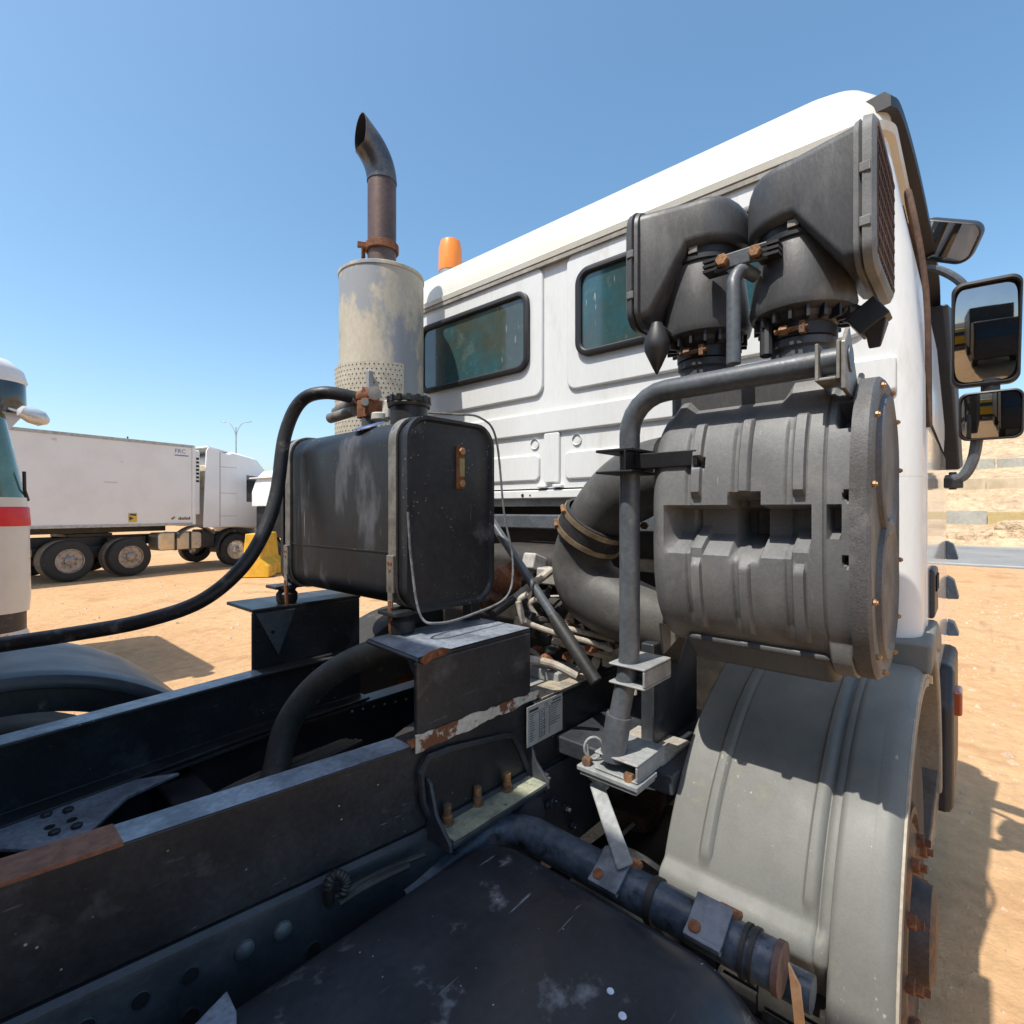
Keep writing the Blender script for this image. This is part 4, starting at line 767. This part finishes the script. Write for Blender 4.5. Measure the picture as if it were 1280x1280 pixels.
# transverse pipe with clamps
px0 = [(.70, .95, .88), (.90, .935, .92)] + [(1.0 - .10 + .10 * math.sin(R(a)), .935 - .10 * (1 - math.cos(R(a))), .935) for a in (20, 40, 60, 80)] + [(1.0, .82, .94), (1.0, .262, .94)]
b = MB(); b.tube(px0, .040, 24); pp = b.build('crossover_pipe', M_pipe, TR)
b = MB(); b.lathe([(.041, 0), (.043, .001), (.043, .012), (.038, .013), (0, .013)], (1.0, .266, .94), (0, -1, 0), 28); b.build('pipe_end_cap', mat('rusty_cap', (.13, .075, .06), (.09, .055, .045), rough=.7, scale=20), pp)
for y in (.50, .492, .315, .30):
    b = MB(); b.lathe([(.040, -.004), (.0445, -.004), (.0445, .004), (.040, .004)], (1.0, y, .94), (0, 1, 0), 28, caps=False); b.build('pipe_band', M_rubber, pp)
for y in (.585, .375):
    dzp = -.028
    b = MB(); rot = Matrix.Rotation(R(-28), 3, 'Y'); b.obox((.972, y, 1.007 + dzp), .040, .034, .004, rot); b.obox((.940, y, .987 + dzp), .005, .034, .008, rot); cl = b.build('pipe_clamp_plate', mat('clamp_plate_paint', (.15, .17, .20), (.07, .08, .10), rough=.4, scale=16, c3=(.17, .08, .04), s3=14, t3=.6, w3=.06), pp, bevel=.002)
    b = MB(); b.lathe([(.012, 0), (.011, .003), (0, .004)], (.950, y + .018, 1.0002 + dzp), (-.47, 0, .88), 14); b.build('rust_spot', M_rust, cl)
    b = MB(); b.hexbolt((1.012, y - .03, .995 + dzp), (.3, 0, 1), .012, .016); b.obox((1.02, y - .02, .995 + dzp), .02, .02, .006, Matrix.Rotation(R(-20), 3, 'Y')); b.build('clamp_bolt', M_rust, cl)
b = MB(); b.tube([(1.06, .60, .875), (1.06, .22, .875)], .030, 18); b.build('lower_pipe', M_pipe, TR)
b = MB(); b.prism([at(985, 1205, D=.9), at(1000, 1235, D=.9), at(1006, 1290, D=.9), at(994, 1290, D=.9)], (.006, 0, 0)); b.build('orange_tag', mat('faded_orange_tape', (.45, .24, .10), (.5, .32, .18), rough=.7), TR)
# left rear mudguard and wheel
b = MB(); vs_, fs_ = [], []
gx, gz, gr = .10, .60, .685
for i in range(31):
    y = 1.98 + .62 * i / 30; e = .035 * (1 - math.sqrt(max(0, 1 - max(0, (.05 - min(i, 30 - i) * .62 / 30) / .05) ** 2)))
    for k in range(61):
        a = 28 + 124 * k / 60; vs_.append((gx + (gr - e) * math.cos(R(a)), y, gz + (gr - e) * math.sin(R(a))))
for i in range(30):
    for k in range(60): p = i * 61 + k; fs_.append((p, p + 1, p + 62, p + 61))
b.add(vs_, fs_); lm = b.build('rear_mudguard', mat('mudguard_black', (.045, .048, .055), (.06, .063, .07), rough=.4, scale=5, fine=.1, c3=(.12, .12, .12), s3=4, t3=.6, w3=.2), TR); s_ = lm.modifiers.new('thickness', 'SOLIDIFY'); s_.thickness = .008; s_.offset = -1
b = MB(); b.prism([(gx + r * math.cos(R(a)), 1.982, gz + r * math.sin(R(a))) for r, rng in ((gr - .02, range(28, 153, 4)), (gr - .10, range(152, 27, -4))) for a in rng], (0, .006, 0)); b.build('mudguard_skirt', M_rubber, lm)
b = MB(); b.box(.66, .72, 1.85, 2.0, 1.10, 1.115); b.build('mudguard_bracket', M_pale, TR)
b = MB(); b.lathe([(.06, -.3), (.06, -.05)], (gx, 2.58, .53), (0, 1, 0), 16); rwl = b.build('rear_wheel', M_hub, TR); wheel(rwl, (gx, 2.58, .53), .52, .58, (0, 1, 0), .29, nuts=0, nutr=.18, dish=.05, tread=False)
b = MB(); b.box(.5, 1.1, 1.86, 2.5, .5, .95); b.build('battery_box', M_frame, TR, bevel=.02)
# unseen load body, added to throw the shade over the chassis
b = MB(); b.box(-4.6, -.56, .10, 2.63, 1.24, 4.15); cb = b.build('unseen_load_body', mat('dark_body_paint', (.06, .055, .05), (.045, .04, .04), rough=.5), TR, bevel=.03)

b = MB(); b.lathe([(0, -.01), (.10, 0), (.155, .03), (.16, .05), (.16, .60), (.155, .62), (.10, .65), (0, .66)], (1.05, .74, .60), (1, 0, 0), 28); b.build('fill_reservoir', M_frame, TR)  # dark tank added to fill the gap above sunlit ground
b = MB(); b.box(1.0, 1.7, .56, .92, .36, .42); b.build('dark_side_plate', M_blk, TR)  # black plate added to cover sunlit ground and keep this spot dark

# ------------------------------------------------------------------ ground, road, hillside
M_sand = mat('sandy_ground', (.45, .265, .13), (.49, .315, .17), rough=.95, scale=.35, lo=.35, hi=.7, fine=.14, fscale=9, bump=.8, bscale=14, bd=.03, c3=(.37, .21, .10), s3=1.1, t3=.54, w3=.12, scr=(.36, .22, .12), sdir=(.12, 3, 1), sthr=.6, dots=(.58, .46, .32), dscale=9, dthr=.08, spec=.2)
M_asph = mat('dusty_asphalt', (.20, .20, .19), (.24, .235, .22), rough=.85, scale=.4, fine=.08, fscale=6, c3=(.15, .15, .15), s3=.6, t3=.55, w3=.1, bump=.2, bscale=40)
M_hill = mat('hillside_rock', (.56, .42, .27), (.47, .34, .22), rough=.95, scale=.5, fine=.25, fscale=3, bump=1, bscale=2.2, bd=.5, c3=(.36, .25, .17), s3=.9, t3=.58, w3=.1, spec=.1)
M_conc = mat('weathered_concrete', (.36, .35, .30), (.30, .29, .25), rough=.9, scale=.6, fine=.12, fscale=6, bump=.3, bscale=12)
M_concy = mat('ochre_concrete', (.44, .33, .15), (.40, .30, .15), rough=.9, scale=.7, fine=.12, fscale=6, bump=.3, bscale=12)
M_stone = mat('pale_pebble', (.50, .38, .26), (.36, .26, .18), rough=.95, scale=2, fine=.2)
M_line = mat('road_paint', (.55, .52, .46), rough=.8)
b = MB(); gs = []; 
XS = [-1500, -300, -60, -15] + [-6 + k * .5 for k in range(37)] + [18, 30, 60, 300, 1500]; YS = [-1500, -300, -60, -20] + [-8 + k * .5 for k in range(41)] + [18, 30, 60, 300, 1500]
for x in XS:
    for y in YS:
        near = max(0, 1 - math.hypot(x - 2, y - 1) / 14); gs.append((x, y, -.018 + .03 * near * noise.noise(Vector((x * .7, y * .7, 3.1)))))
fs = [(i * len(YS) + j, (i + 1) * len(YS) + j, (i + 1) * len(YS) + j + 1, i * len(YS) + j + 1) for i in range(len(XS) - 1) for j in range(len(YS) - 1)]
b.add(gs, fs); tag(b.build('ground', M_sand), kind='structure')
b = MB(); b.box(21.6, 33.2, -200, 120, -.1, .012); tag(b.build('road', M_asph), kind='structure')
for x in (22.0, 32.7):
    b = MB(); b.box(x, x + .14, -200, 120, .010, .016); b.build('edge_line', M_line, bpy.data.objects['road'])
def hillz(x, y):
    k = [(34.0, -.05), (34.8, .3), (36.4, .95), (36.9, 1.0), (37.3, 1.62), (38.6, 1.75), (41.2, 2.9), (41.6, 3.0), (42.0, 3.5), (44.8, 4.25), (45.2, 4.95), (48, 5.2), (56, 8.4), (66, 11.2), (80, 13.5), (110, 15), (140, 14)]
    for (xa, za), (xb, zb) in zip(k, k[1:]):
        if xa <= x <= xb: return za + (zb - za) * (x - xa) / (xb - xa)
    return k[0][1]
hx = [34, 34.3, 34.8, 35.3, 35.8, 36.4, 36.9, 37.3, 37.8, 38.6, 39.4, 40.3, 41.2, 41.6, 42, 43, 44, 44.8, 45.2, 46.5, 48, 50, 52, 54, 56, 59, 62, 66, 70, 75, 80, 95, 110, 140]
hy = [-90 + k * 1.2 for k in range(140)]; vs_ = []
for x in hx:
    for y in hy:
        fall = sm((38 - y) / 40); p = Vector((x * .5, y * .5, 0)); amp = .28 if x > 45.2 else .16
        z = hillz(x, y) * fall + (amp * noise.noise(p * 1.3) + (x - 34) * .02 * noise.noise(p * .35)) * (0 if x < 34.1 or 36.8 < x < 37.4 or 41.5 < x < 42.1 or 44.7 < x < 45.3 else 1)
        vs_.append((x, y, z))
n = len(hy); b = MB(); b.add(vs_, [(i * n + j, (i + 1) * n + j, (i + 1) * n + j + 1, i * n + j + 1) for i in range(len(hx) - 1) for j in range(n - 1)])
tag(b.build('hillside', M_hill, ang=60), kind='structure')
def rwall(x, z0, z1, ya, yb, step, gap, label, ms, nm='retaining_wall'):
    t = thing(nm, label, 'wall', (x, (ya + yb) / 2, z0), world=True); y = ya; i = 0; 
    while y < yb - .1:
        b = MB(); y2 = min(y + step, yb); b.box(x - .12 - .02 * (i % 2), x + .12, y + gap, y2 - gap, z0, z1 + .03 * math.sin(i * 2.3)); b.build('wall_panel', ms[i % len(ms)], t, bevel=.02); y = y2; i += 1
rwall(36.9, .7, 1.66, -22, 14, 3.6, .012, 'low grey concrete roadside wall with one ochre panel', [M_conc, M_conc, M_conc, M_conc, M_conc, M_concy, M_conc])
rwall(41.6, 2.85, 3.58, -22, 16, 2.4, .008, 'sand coloured block wall halfway up the hillside', [mat('sandy_block', (.50, .40, .27), rough=.95, scale=1)])
rwall(45.0, 4.1, 4.98, -24, 18, 2.1, .05, 'grey block wall highest up the hillside', [M_conc])
# fallen slabs below the low wall
rnd = random.Random(5)
for k, (px, py, s) in enumerate(((1212, 671, 2.2), (1248, 668, 1.6), (1275, 656, 1.9), (1265, 676, .7))):
    p = at(px, py, F=35.2 + .2 * k); b = MB(); secs = []
    for j, (zz, ss) in enumerate(((-.5, 1.05), (.0, 1.0), (.28, .85), (.38, .5))): secs.append([(p.x + ss * .6 * math.cos(a) * (1 + .15 * noise.noise(Vector((a, k, j)))), p.y + ss * s * math.sin(a) * .5 * (1 + .2 * noise.noise(Vector((a * 2, k + 4, j)))), p.z - .15 + zz) for a in [2 * math.pi * q / 12 for q in range(12)]])
    b.loft(secs); tag(b.build('rock_slab', M_hill, ang=25), 'broad pale rock slab lying below the low roadside wall', 'rock', 'rock slabs by the road')
# pebbles
b = MB(); rnd = random.Random(11)
for k in range(7600):
    if k % 2: x, y = rnd.uniform(1.5, 14), rnd.uniform(-3.5, .6)
    else: x, y = rnd.uniform(-1, 9), rnd.uniform(3.0, 15)
    s = rnd.uniform(.004, .017) * (1 + (rnd.random() < .07) * 1.8); a = rnd.uniform(0, 6.28); q = [Vector((x + s * math.cos(a + i * 1.57) * rnd.uniform(.7, 1.2), y + s * math.sin(a + i * 1.57) * rnd.uniform(.7, 1.2), -.012)) for i in range(4)]
    near = max(0, 1 - math.hypot(x - 2, y - 1) / 14); zz = -.018 + .03 * near * noise.noise(Vector((x * .7, y * .7, 3.1)))
    for v in q: v.z = zz - .003
    b.add(q + [Vector((x, y, zz + s * .75))], [(0, 1, 4), (1, 2, 4), (2, 3, 4), (3, 0, 4)])
tag(b.build('pebbles', M_stone), 'small pale pebbles strewn over the sandy yard', 'pebbles', kind='stuff')

# ------------------------------------------------------------------ parked vehicles
M_w2 = mat('trailer_white', (.74, .735, .71), (.70, .69, .66), rough=.5, scale=1.2, fine=.03, bump=.05, bscale=10, c3=(.5, .48, .42), s3=2.5, t3=.64, w3=.1)
M_cabw = mat('tractor_white', (.72, .73, .73), (.68, .69, .69), rough=.35, scale=1, fine=.02, bump=0)
M_alu = mat('polished_tank', (.62, .57, .49), (.52, .47, .40), rough=.35, metal=.7, scale=3, fine=.1)
M_red = mat('red_stripe', (.62, .02, .025), rough=.4, fine=.05)
M_yel = mat('yellow_paint', (.72, .42, .02), (.66, .38, .02), rough=.5, scale=2, fine=.08)
M_yelp = mat('yellow_barrier_plastic', (.75, .42, .03), (.62, .34, .03), rough=.55, scale=4, fine=.1, c3=(.45, .3, .12), s3=5, t3=.62, w3=.1)
M_rimst = mat('steel_rim', (.32, .29, .26), (.22, .19, .17), rough=.5, metal=.6, scale=10)
M_rimch = mat('alloy_rim', (.65, .64, .62), (.5, .48, .45), rough=.3, metal=.8, scale=10)
def lwheel(root, x, y, r, w, side, rim, dual=False):
    b = MB(); b.cyl((x, y + side * .25, r), (x, y + side * (w + .2), r), .08, 10); wo = b.build('wheel', M_frame, root)
    wheel(wo, (x, y, r), r, w, (0, -side, 0), .29 * r / .5, mrim=rim, nuts=8, nutr=.15, dish=.04, tread=False)
    if dual:
        b = MB(); b.lathe([(.29, -.02), (r * .93, -.01), (r, -.05), (r, -w + .03), (.29, -w)], (x, y + side * (w + .06), r), (0, -side, 0), 40, caps=False); b.build('inner_tyre', mat('dusty_tread', (.30, .25, .19), (.24, .2, .15), rough=.9, scale=6), wo)
# bare tractor unit
rx, ry0 = 2.26, 16.4
T1 = thing('tractor_unit', 'white tractor unit with tall side fairing and silver fuel tank under the refrigerated trailer', 'truck', (rx, ry0, 0), R(12))
for x in (0, 1.31): lwheel(T1, x, 0, .50, .28, 1, M_rimst, True); lwheel(T1, x, 2.5, .50, .28, -1, M_rimst)
lwheel(T1, 4.235, .02, .50, .31, 1, M_rimch); lwheel(T1, 4.235, 2.48, .50, .31, -1, M_rimch)
for y in (.82, 1.6):
    b = MB(); b.box(-1.0, 5.0, y, y + .08, .78, 1.03); b.build('chassis_rail', M_frame, T1)
b = MB(); b.box(-.5, 1.9, .7, 1.8, .6, .8); b.box(-.8, -.7, .85, 1.65, .8, 1.05); b.box(1.0, 1.9, .55, .8, .62, 1.0); b.build('suspension', M_frame, T1)
b = MB(); b.prism([(x, .75, 1.04) for x in (0,)] + [(.2, .75, 1.04), (1.2, .75, 1.04), (1.2, .75, 1.14), (.2, .75, 1.16)], (0, 1.0, 0)) if False else b.box(.2, 1.2, .75, 1.75, 1.03, 1.13); b.build('fifth_wheel', M_frame, T1, bevel=.02)
b = MB(); b.prism([(x, .12, z) for x, z in rrect(2.02, 3.22, .60, 1.10, .10, 6)], (0, .55, 0)); ft1 = b.build('fuel_tank', M_alu, T1, bevel=.03)
for x in (2.45, 2.85):
    b = MB(); b.box(x, x + .06, .105, .68, .59, 1.11); b.build('tank_band', M_frame, ft1)
b = MB(); b.box(3.24, 3.62, .15, .7, .62, 1.15); b.build('battery_box', M_frame, T1, bevel=.03)
b = MB(); b.prism([(4.235 + r * math.cos(R(a)), .0, .52 + r * math.sin(R(a))) for r, rg_ in ((.66, range(-5, 186, 10)), (.58, range(185, -6, -10))) for a in rg_], (0, .35, 0)); b.build('front_mudguard', M_rubber, T1)
b = MB(); b.prism([(3.05 + r * math.cos(R(a)), .0, .62 + r * math.sin(R(a))) for r, rg_ in ((.66, range(40, 151, 10)), (.62, range(150, 39, -10))) for a in rg_], (0, .3, 0)); b.build('rear_mudguard', M_fend, T1)
b = MB(); b.prism([(3.6, 0, 1.22), (3.6, 0, 3.35), (4.1, 0, 3.55), (4.9, 0, 3.40), (5.35, 0, 2.9), (5.5, 0, 1.9), (5.5, 0, 1.0), (4.95, 0, .9), (4.9, 0, 1.15)], (0, 2.5, 0)); cb1 = b.build('cab', M_cabw, T1, bevel=.08, seg=3)
b = MB(); b.prism([(4.55, -.004, 2.0), (4.55, -.004, 2.85), (5.1, -.004, 2.8), (5.3, -.004, 2.0)], (0, .01, 0)); b.build('side_window', M_dkglass, cb1)
b = MB(); b.prism([(3.19, -.01, 1.22), (3.28, -.01, 3.5), (3.35, -.01, 3.62), (4.12, -.01, 3.40), (4.22, -.01, 3.3), (4.22, -.01, 1.22)], (0, .05, 0)); b.build('side_fairing', M_cabw, T1, bevel=.015)
b = MB(); b.prism([(3.34, .05, 3.60), (3.34, 2.45, 3.60), (4.5, 2.3, 3.45), (4.5, .2, 3.45)], (0, 0, .06)); b.build('roof_deflector', M_cabw, T1, bevel=.02)
for x in (3.68,):
    b = MB(); b.box(x, x + .015, -.0125, -.009, 1.25, 3.5); b.build('fairing_joint', M_soot_hole, T1)
for z in (1.55, 2.25, 3.05):
    b = MB(); b.box(3.69, 4.22, -.0125, -.009, z, z + .012); b.build('fairing_joint', M_under, T1)
b = MB(); b.box(3.42, 3.6, .3, 2.2, 2.4, 3.1); b.build('air_duct', mat('cream_panel', (.62, .56, .42), rough=.6), T1, bevel=.03)
# refrigerated semi-trailer
T2 = thing('refrigerated_trailer', 'long plain white refrigerated box trailer with FRC lettering at its front corner', 'trailer', (rx + 3.0 * math.cos(R(12)), ry0 + 3.0 * math.sin(R(12)), 0), R(12))
b = MB(); b.box(-13.0, -.12, .02, 2.55, 1.32, 3.60); bx2 = b.build('box_body', M_w2, T2, bevel=.02)
b = MB(); b.box(-13.0, -.05, .0, 2.57, 3.54, 3.62); b.build('roof_rail', M_galv, bx2, bevel=.01)
b = MB(); b.box(-13.0, -.05, .0, .03, 1.30, 1.37); b.build('bottom_rail', M_galv, bx2)
b = MB(); b.box(-.12, -.02, -.005, 2.575, 1.32, 3.58); b.build('front_post', M_w2, bx2, bevel=.02)
b = MB(); b.box(0, .16, .1, 2.45, 1.6, 3.5); ru = b.build('refrigeration_unit', M_cabw, T2, bevel=.04)
for k in range(7):
    b = MB(); b.box(.04, .12, .09, .11, 3.22 - k * .11, 3.28 - k * .11); b.build('unit_vent', M_soot_hole, ru)
b = MB(); b.box(-12.5, -.5, .7, 1.9, 1.14, 1.32); b.box(-9.8, -6.5, .4, 2.2, .5, 1.14); b.build('trailer_chassis', M_frame, T2)
for x in (-9.6, -8.3, -7.0): lwheel(T2, x, .08, .5, .38, 1, M_rimst); lwheel(T2, x, 2.48, .5, .38, -1, M_rimst)
for y in (.6, 1.9):
    b = MB(); b.box(-4.6, -4.45, y, y + .12, 0, 1.14); b.box(-4.7, -4.35, y - .05, y + .17, 0, .03); b.build('landing_leg', M_frame, T2)
text_mesh('marking', 'FRC', .17, mat('blue_marking', (.12, .16, .28), rough=.6, fine=0, bump=0), bx2, (-.60, .015, 3.36), (1, 0, 0), (0, 0, 1))
b = MB(); b.box(-.60, -.22, .014, .0165, 3.28, 3.31); b.build('marking', MATS['blue_marking'], bx2)
b = MB(); b.box(-1.75, -1.55, .013, .018, 1.42, 1.66); ws = b.build('warning_sticker', mat('sticker_yellow', (.62, .42, .05), rough=.5, fine=0, bump=0), bx2)
b = MB(); b.prism([(-1.73, .011, 1.46), (-1.62, .011, 1.52), (-1.73, .011, 1.57)], (0, .003, 0)); b.prism([(-1.71, .011, 1.60), (-1.57, .011, 1.58), (-1.57, .011, 1.63), (-1.72, .011, 1.64)], (0, .003, 0)); b.build('sticker_symbol', M_ink, ws)
b = MB(); rnd = random.Random(2); x = -.50
for k in range(8): b.box(x, x + .03, .013, .018, 1.46, 1.52 + .025 * (k % 3 == 1)); x += .042
b.prism([(-.70, .014, 1.50), (-.66, .014, 1.46), (-.58, .014, 1.54), (-.60, .014, 1.56)], (0, .003, 0)); b.build('marking', mat('brown_marking', (.16, .09, .04), rough=.6, fine=0, bump=0), bx2)
b = MB(); b.box(-2.3, -2.0, .014, .018, 2.45, 2.46); b.build('scuff', M_under, bx2)
b = MB(); b.cyl((-1.6, .4, 3.6), (-1.6, .4, 3.72), .02, 8); b.build('roof_lamp', M_frame, T2)
# white truck seen from behind over the yellow barrier
T3 = thing('white_truck', 'short white cab truck seen from its rear, behind the yellow barrier', 'truck', (8.05, 15.3, 0), R(97))
b = MB(); b.loft([plan(0, 1.7, -1.22, 1.22, .12, 1.86), plan(0, 1.7, -1.22, 1.22, .12, 2.3), plan(.02, 1.55, -1.15, 1.15, .12, 2.72), plan(.12, 1.4, -1.02, 1.02, .12, 2.93)]); c3_ = b.build('cab', M_cabw, T3, ang=45)
b = MB(); b.box(-.03, 1.75, -1.24, 1.24, 2.70, 2.74); b.build('roof_gutter', M_cabw, c3_, bevel=.015)
for y0, y1 in ((.12, 1.02), (-1.02, -.12)):
    b = MB(); b.box(-.018, .02, y0, y1, 2.32, 2.62); b.build('pressed_panel', M_cabw, c3_, bevel=.01)
    b = MB(); b.box(-.012, .02, y0, y1, 1.95, 2.08); b.build('pressed_panel', M_cabw, c3_, bevel=.01)
b = MB(); b.box(-.015, .02, -1.1, 1.1, 2.14, 2.22); b.build('pressed_panel', M_cabw, c3_, bevel=.01)
b = MB(); b.box(.1, 1.6, -1.1, 1.1, .9, 1.86); b.box(-.5, .1, -.6, .6, .9, 1.6); b.build('engine_bay', M_blk, T3, bevel=.04)
for y in (-.45, .38):
    b = MB(); b.box(-5.6, .8, y, y + .08, .8, 1.05); b.build('chassis_rail', M_frame, T3)
for x in (.9, -3.2, -4.5):
    lwheel(T3, x, -1.2, .5, .3, 1, M_rimst); lwheel(T3, x, 1.2, .5, .3, -1, M_rimst)
b = MB(); b.cyl((-.25, .75, 1.1), (-.25, .75, 1.75), .14, 16); b.build('air_filter', M_blk, T3)
b = MB(); b.lathe([(.05, 2.92), (.05, 3.0), (.03, 3.03)], (.7, .6, 0), n=12); b.build('beacon', M_amber, T3)
# yellow water barrier
T4 = thing('road_barrier', 'yellow plastic road barrier block standing before the white truck', 'barrier', (*at(327, 660, D=14.1).xy, 0), R(48))
b = MB(); pr = [(-.42, 0), (.42, 0), (.42, .28), (.22, .48), (.16, 1.12), (-.16, 1.12), (-.22, .48), (-.42, .28)]
b.loft([[(x, y, z) for y, z in [(p[0] * s, p[1]) for p in pr]] for x, s in ((-.70, .9), (-.68, 1), (-.15, 1), (-.13, .9), (.13, .9), (.15, 1), (.68, 1), (.70, .9))]); b.build('barrier_shell', M_yelp, T4, bevel=.02)
for x in (-.42, .42):
    b = MB(); b.box(x - .16, x + .16, -.45, .45, .0, .12); b.build('barrier_foot', M_yelp, T4, bevel=.02)
# white truck with the red stripe at the far left
nose = at(43, 700, D=4.75); T5 = thing('striped_truck', 'white cab truck with red band, its nose beside the black hose', 'truck', (nose.x, nose.y, 0), 0)
def nosesec(z, dx, r=.22): return [(x + dx, y, z) for x, y in rrect(-1.9, 0, .0, 2.45, r, 8)]
b = MB(); b.loft([nosesec(.82, -.01), nosesec(.95, 0), nosesec(1.6, -.01), nosesec(1.86, -.03)]); b.build('cab_front', mat('cab_cream_white', (.62, .60, .54), (.58, .555, .49), rough=.35, scale=2, coat=.3, fine=.02, bump=0), T5, ang=50)
b = MB(); b.loft([nosesec(1.60, -.005), nosesec(1.61, -.001), nosesec(1.765, -.010), nosesec(1.775, -.018)]); b.build('red_band', M_red, T5, ang=50)
b = MB(); b.loft([nosesec(1.86, -.04), nosesec(2.2, -.10), nosesec(2.72, -.20, .2)]); b.build('windscreen', M_wind, T5, ang=50)
b = MB(); b.loft([[(x - .55, y + 0, z) for x, y in rrect(-1.2, 0, -.02, 2.47, .1, 5)] for z in (1.86, 2.7)]); b.build('door_window', M_dkglass, T5)
b = MB(); b.loft([nosesec(2.62, -.06), nosesec(2.72, -.03), nosesec(2.90, -.035), nosesec(2.96, -.06)]); b.build('sun_visor', M_dkglass, T5, ang=40)
b = MB(); b.loft([nosesec(2.88, -.05), nosesec(2.92, -.022), nosesec(3.02, -.05), nosesec(3.10, -.14), nosesec(3.12, -.25)]); b.build('roof_edge', M_cabw, T5, ang=40)
b = MB(); b.prism([(-1.7, .1, 3.08), (-.24, .1, 3.08), (-.27, .1, 3.16), (-.40, .1, 3.28), (-1.0, .1, 3.42), (-1.7, .1, 3.42)], (0, 2.25, 0)); b.build('roof_deflector', M_fade, T5, bevel=.04, seg=3)
b = MB(); b.loft([nosesec(.64, -.03), nosesec(.83, -.03)]); b.build('grille_band', M_frame, T5)
b = MB(); b.loft([nosesec(.30, -.10), nosesec(.42, -.01), nosesec(.60, -.01), nosesec(.65, -.03)]); b.build('bumper', mat('rusting_bumper', (.6, .58, .52), (.55, .5, .42), rough=.5, scale=3, c3=(.35, .2, .06), s3=5, t3=.55, w3=.05), T5)
mc = at(42, 520, D=4.7) - Vector((nose.x, nose.y, 0)); b = MB(); b.lathe([(.005, -.12), (.05, -.10), (.075, -.02), (.07, .06), (.03, .11), (.0, .12)], mc, (.85, .2, -.3), 16); b.tube([mc, mc + Vector((-.16, .1, .06))], .012, 8); b.build('nose_mirror', mat('mirror_silver', (.6, .62, .64), rough=.3, metal=.3), T5)
b = MB(); b.tube([(-.02, .25, 1.84), (-.055, .12, 1.93), (-.06, .1, 2.1)], .014, 8); b.build('wiper', M_blk, T5)
lwheel(T5, -1.25, .02, .5, .3, 1, M_rimst); lwheel(T5, -1.25, 2.43, .5, .3, -1, M_rimst)
b = MB(); b.box(-6.5, -1.9, .8, 1.65, .7, 1.0); b.build('chassis', M_frame, T5)
b = MB(); b.box(-1.9, -.3, .3, 2.1, .5, .8); b.build('underbody', M_frame, T5)
for x in (-4.4, -5.7): lwheel(T5, x, .02, .5, .3, 1, M_rimst); lwheel(T5, x, 2.43, .5, .3, -1, M_rimst)
# street lamp
lp = at(295, 600, D=42); T6 = thing('street_lamp', 'tall grey double-armed street lamp rising behind the tractor unit', 'street lamp', (lp.x, lp.y, 0), R(-48))
H_ = 8.4; b = MB(); b.lathe([(.12, 0), (.12, .5), (.07, .55), (.04, H_)], (0, 0, 0), n=12); b.build('pole', M_galv, T6)
for s in (-1, 1):
    b = MB(); b.tube(catmull([(0, 0, H_ - .9), (s * .12, 0, H_ - .3), (s * .45, 0, H_ + .25), (s * .8, 0, H_ + .42)], 6), .025, 8); b.build('arm', M_galv, T6)
    b = MB(); b.obox((s * 1.02, 0, H_ + .44), .2, .07, .03, Matrix.Rotation(R(-8 * s), 3, 'Y')); b.build('lamp_head', M_galv, T6, bevel=.02)
# yellow truck standing behind the photographer (seen in the door mirror)
T7 = thing('yellow_truck', 'yellow cab truck with a white box, standing behind the near truck', 'truck', (YT.x, YT.y + .4, 0), R(3))
b = MB(); b.prism([(-1.7, -1.2, .9), (-1.7, -1.2, 2.85), (-.25, -1.2, 2.8), (0, -1.2, 1.8), (.05, -1.2, .6), (-.5, -1.2, .6), (-.6, -1.2, .95)], (0, 2.4, 0)); c7 = b.build('cab', M_yel, T7, bevel=.08, seg=3)
b = MB(); b.prism([(-.23, -1.0, 2.55), (-.23, 1.0, 2.55), (.015, 1.05, 1.85), (.015, -1.05, 1.85)], (.02, 0, .01)); b.build('windscreen', M_dkglass, c7)
for y in (-1.205, 1.195):
    b = MB(); b.prism([(-1.3, y, 1.9), (-1.3, y, 2.55), (-.4, y, 2.55), (-.2, y, 1.9)], (0, .01, 0)); b.build('side_window', M_dkglass, c7)
b = MB(); b.box(-.1, .12, -1.2, 1.2, .4, .75); b.build('bumper', M_frame, T7, bevel=.03)
b = MB(); b.box(-9.0, -1.9, -1.25, 1.25, 1.1, 3.7); b.build('box_body', M_cabw, T7, bevel=.03)
b = MB(); b.box(-8.9, -.6, -.45, .45, .7, 1.1); b.build('chassis', M_frame, T7)
for x in (-1.0, -6.2, -7.5): lwheel(T7, x, -1.2, .5, .3, 1, M_rimst); lwheel(T7, x, 1.2, .5, .3, -1, M_rimst)

T8 = thing('mirror_dark_truck', 'dark grey box truck added out of view for the mirrors to reflect', 'truck', (-3.6, -2.0, 0), R(1))  # added out of view so the mirrors reflect something dark
b = MB(); b.prism([(-1.7, -1.2, .9), (-1.7, -1.2, 2.9), (-.25, -1.2, 2.85), (0, -1.2, 1.8), (.05, -1.2, .6), (-.5, -1.2, .6), (-.6, -1.2, .95)], (0, 2.4, 0)); c8 = b.build('cab', M_frame, T8, bevel=.08, seg=3)
b = MB(); b.prism([(-.23, -1.0, 2.55), (-.23, 1.0, 2.55), (.015, 1.05, 1.85), (.015, -1.05, 1.85)], (.02, 0, .01)); b.build('windscreen', M_dkglass, c8)
b = MB(); b.box(-8.0, -1.9, -1.25, 1.25, 1.1, 4.0); b.build('box_body', M_frame, T8, bevel=.03)
b = MB(); b.box(-7.9, -.6, -.45, .45, .7, 1.1); b.build('chassis', M_frame, T8)
for x in (-1.0, -5.2, -6.5): lwheel(T8, x, -1.2, .5, .3, 1, M_rimst); lwheel(T8, x, 1.2, .5, .3, -1, M_rimst)
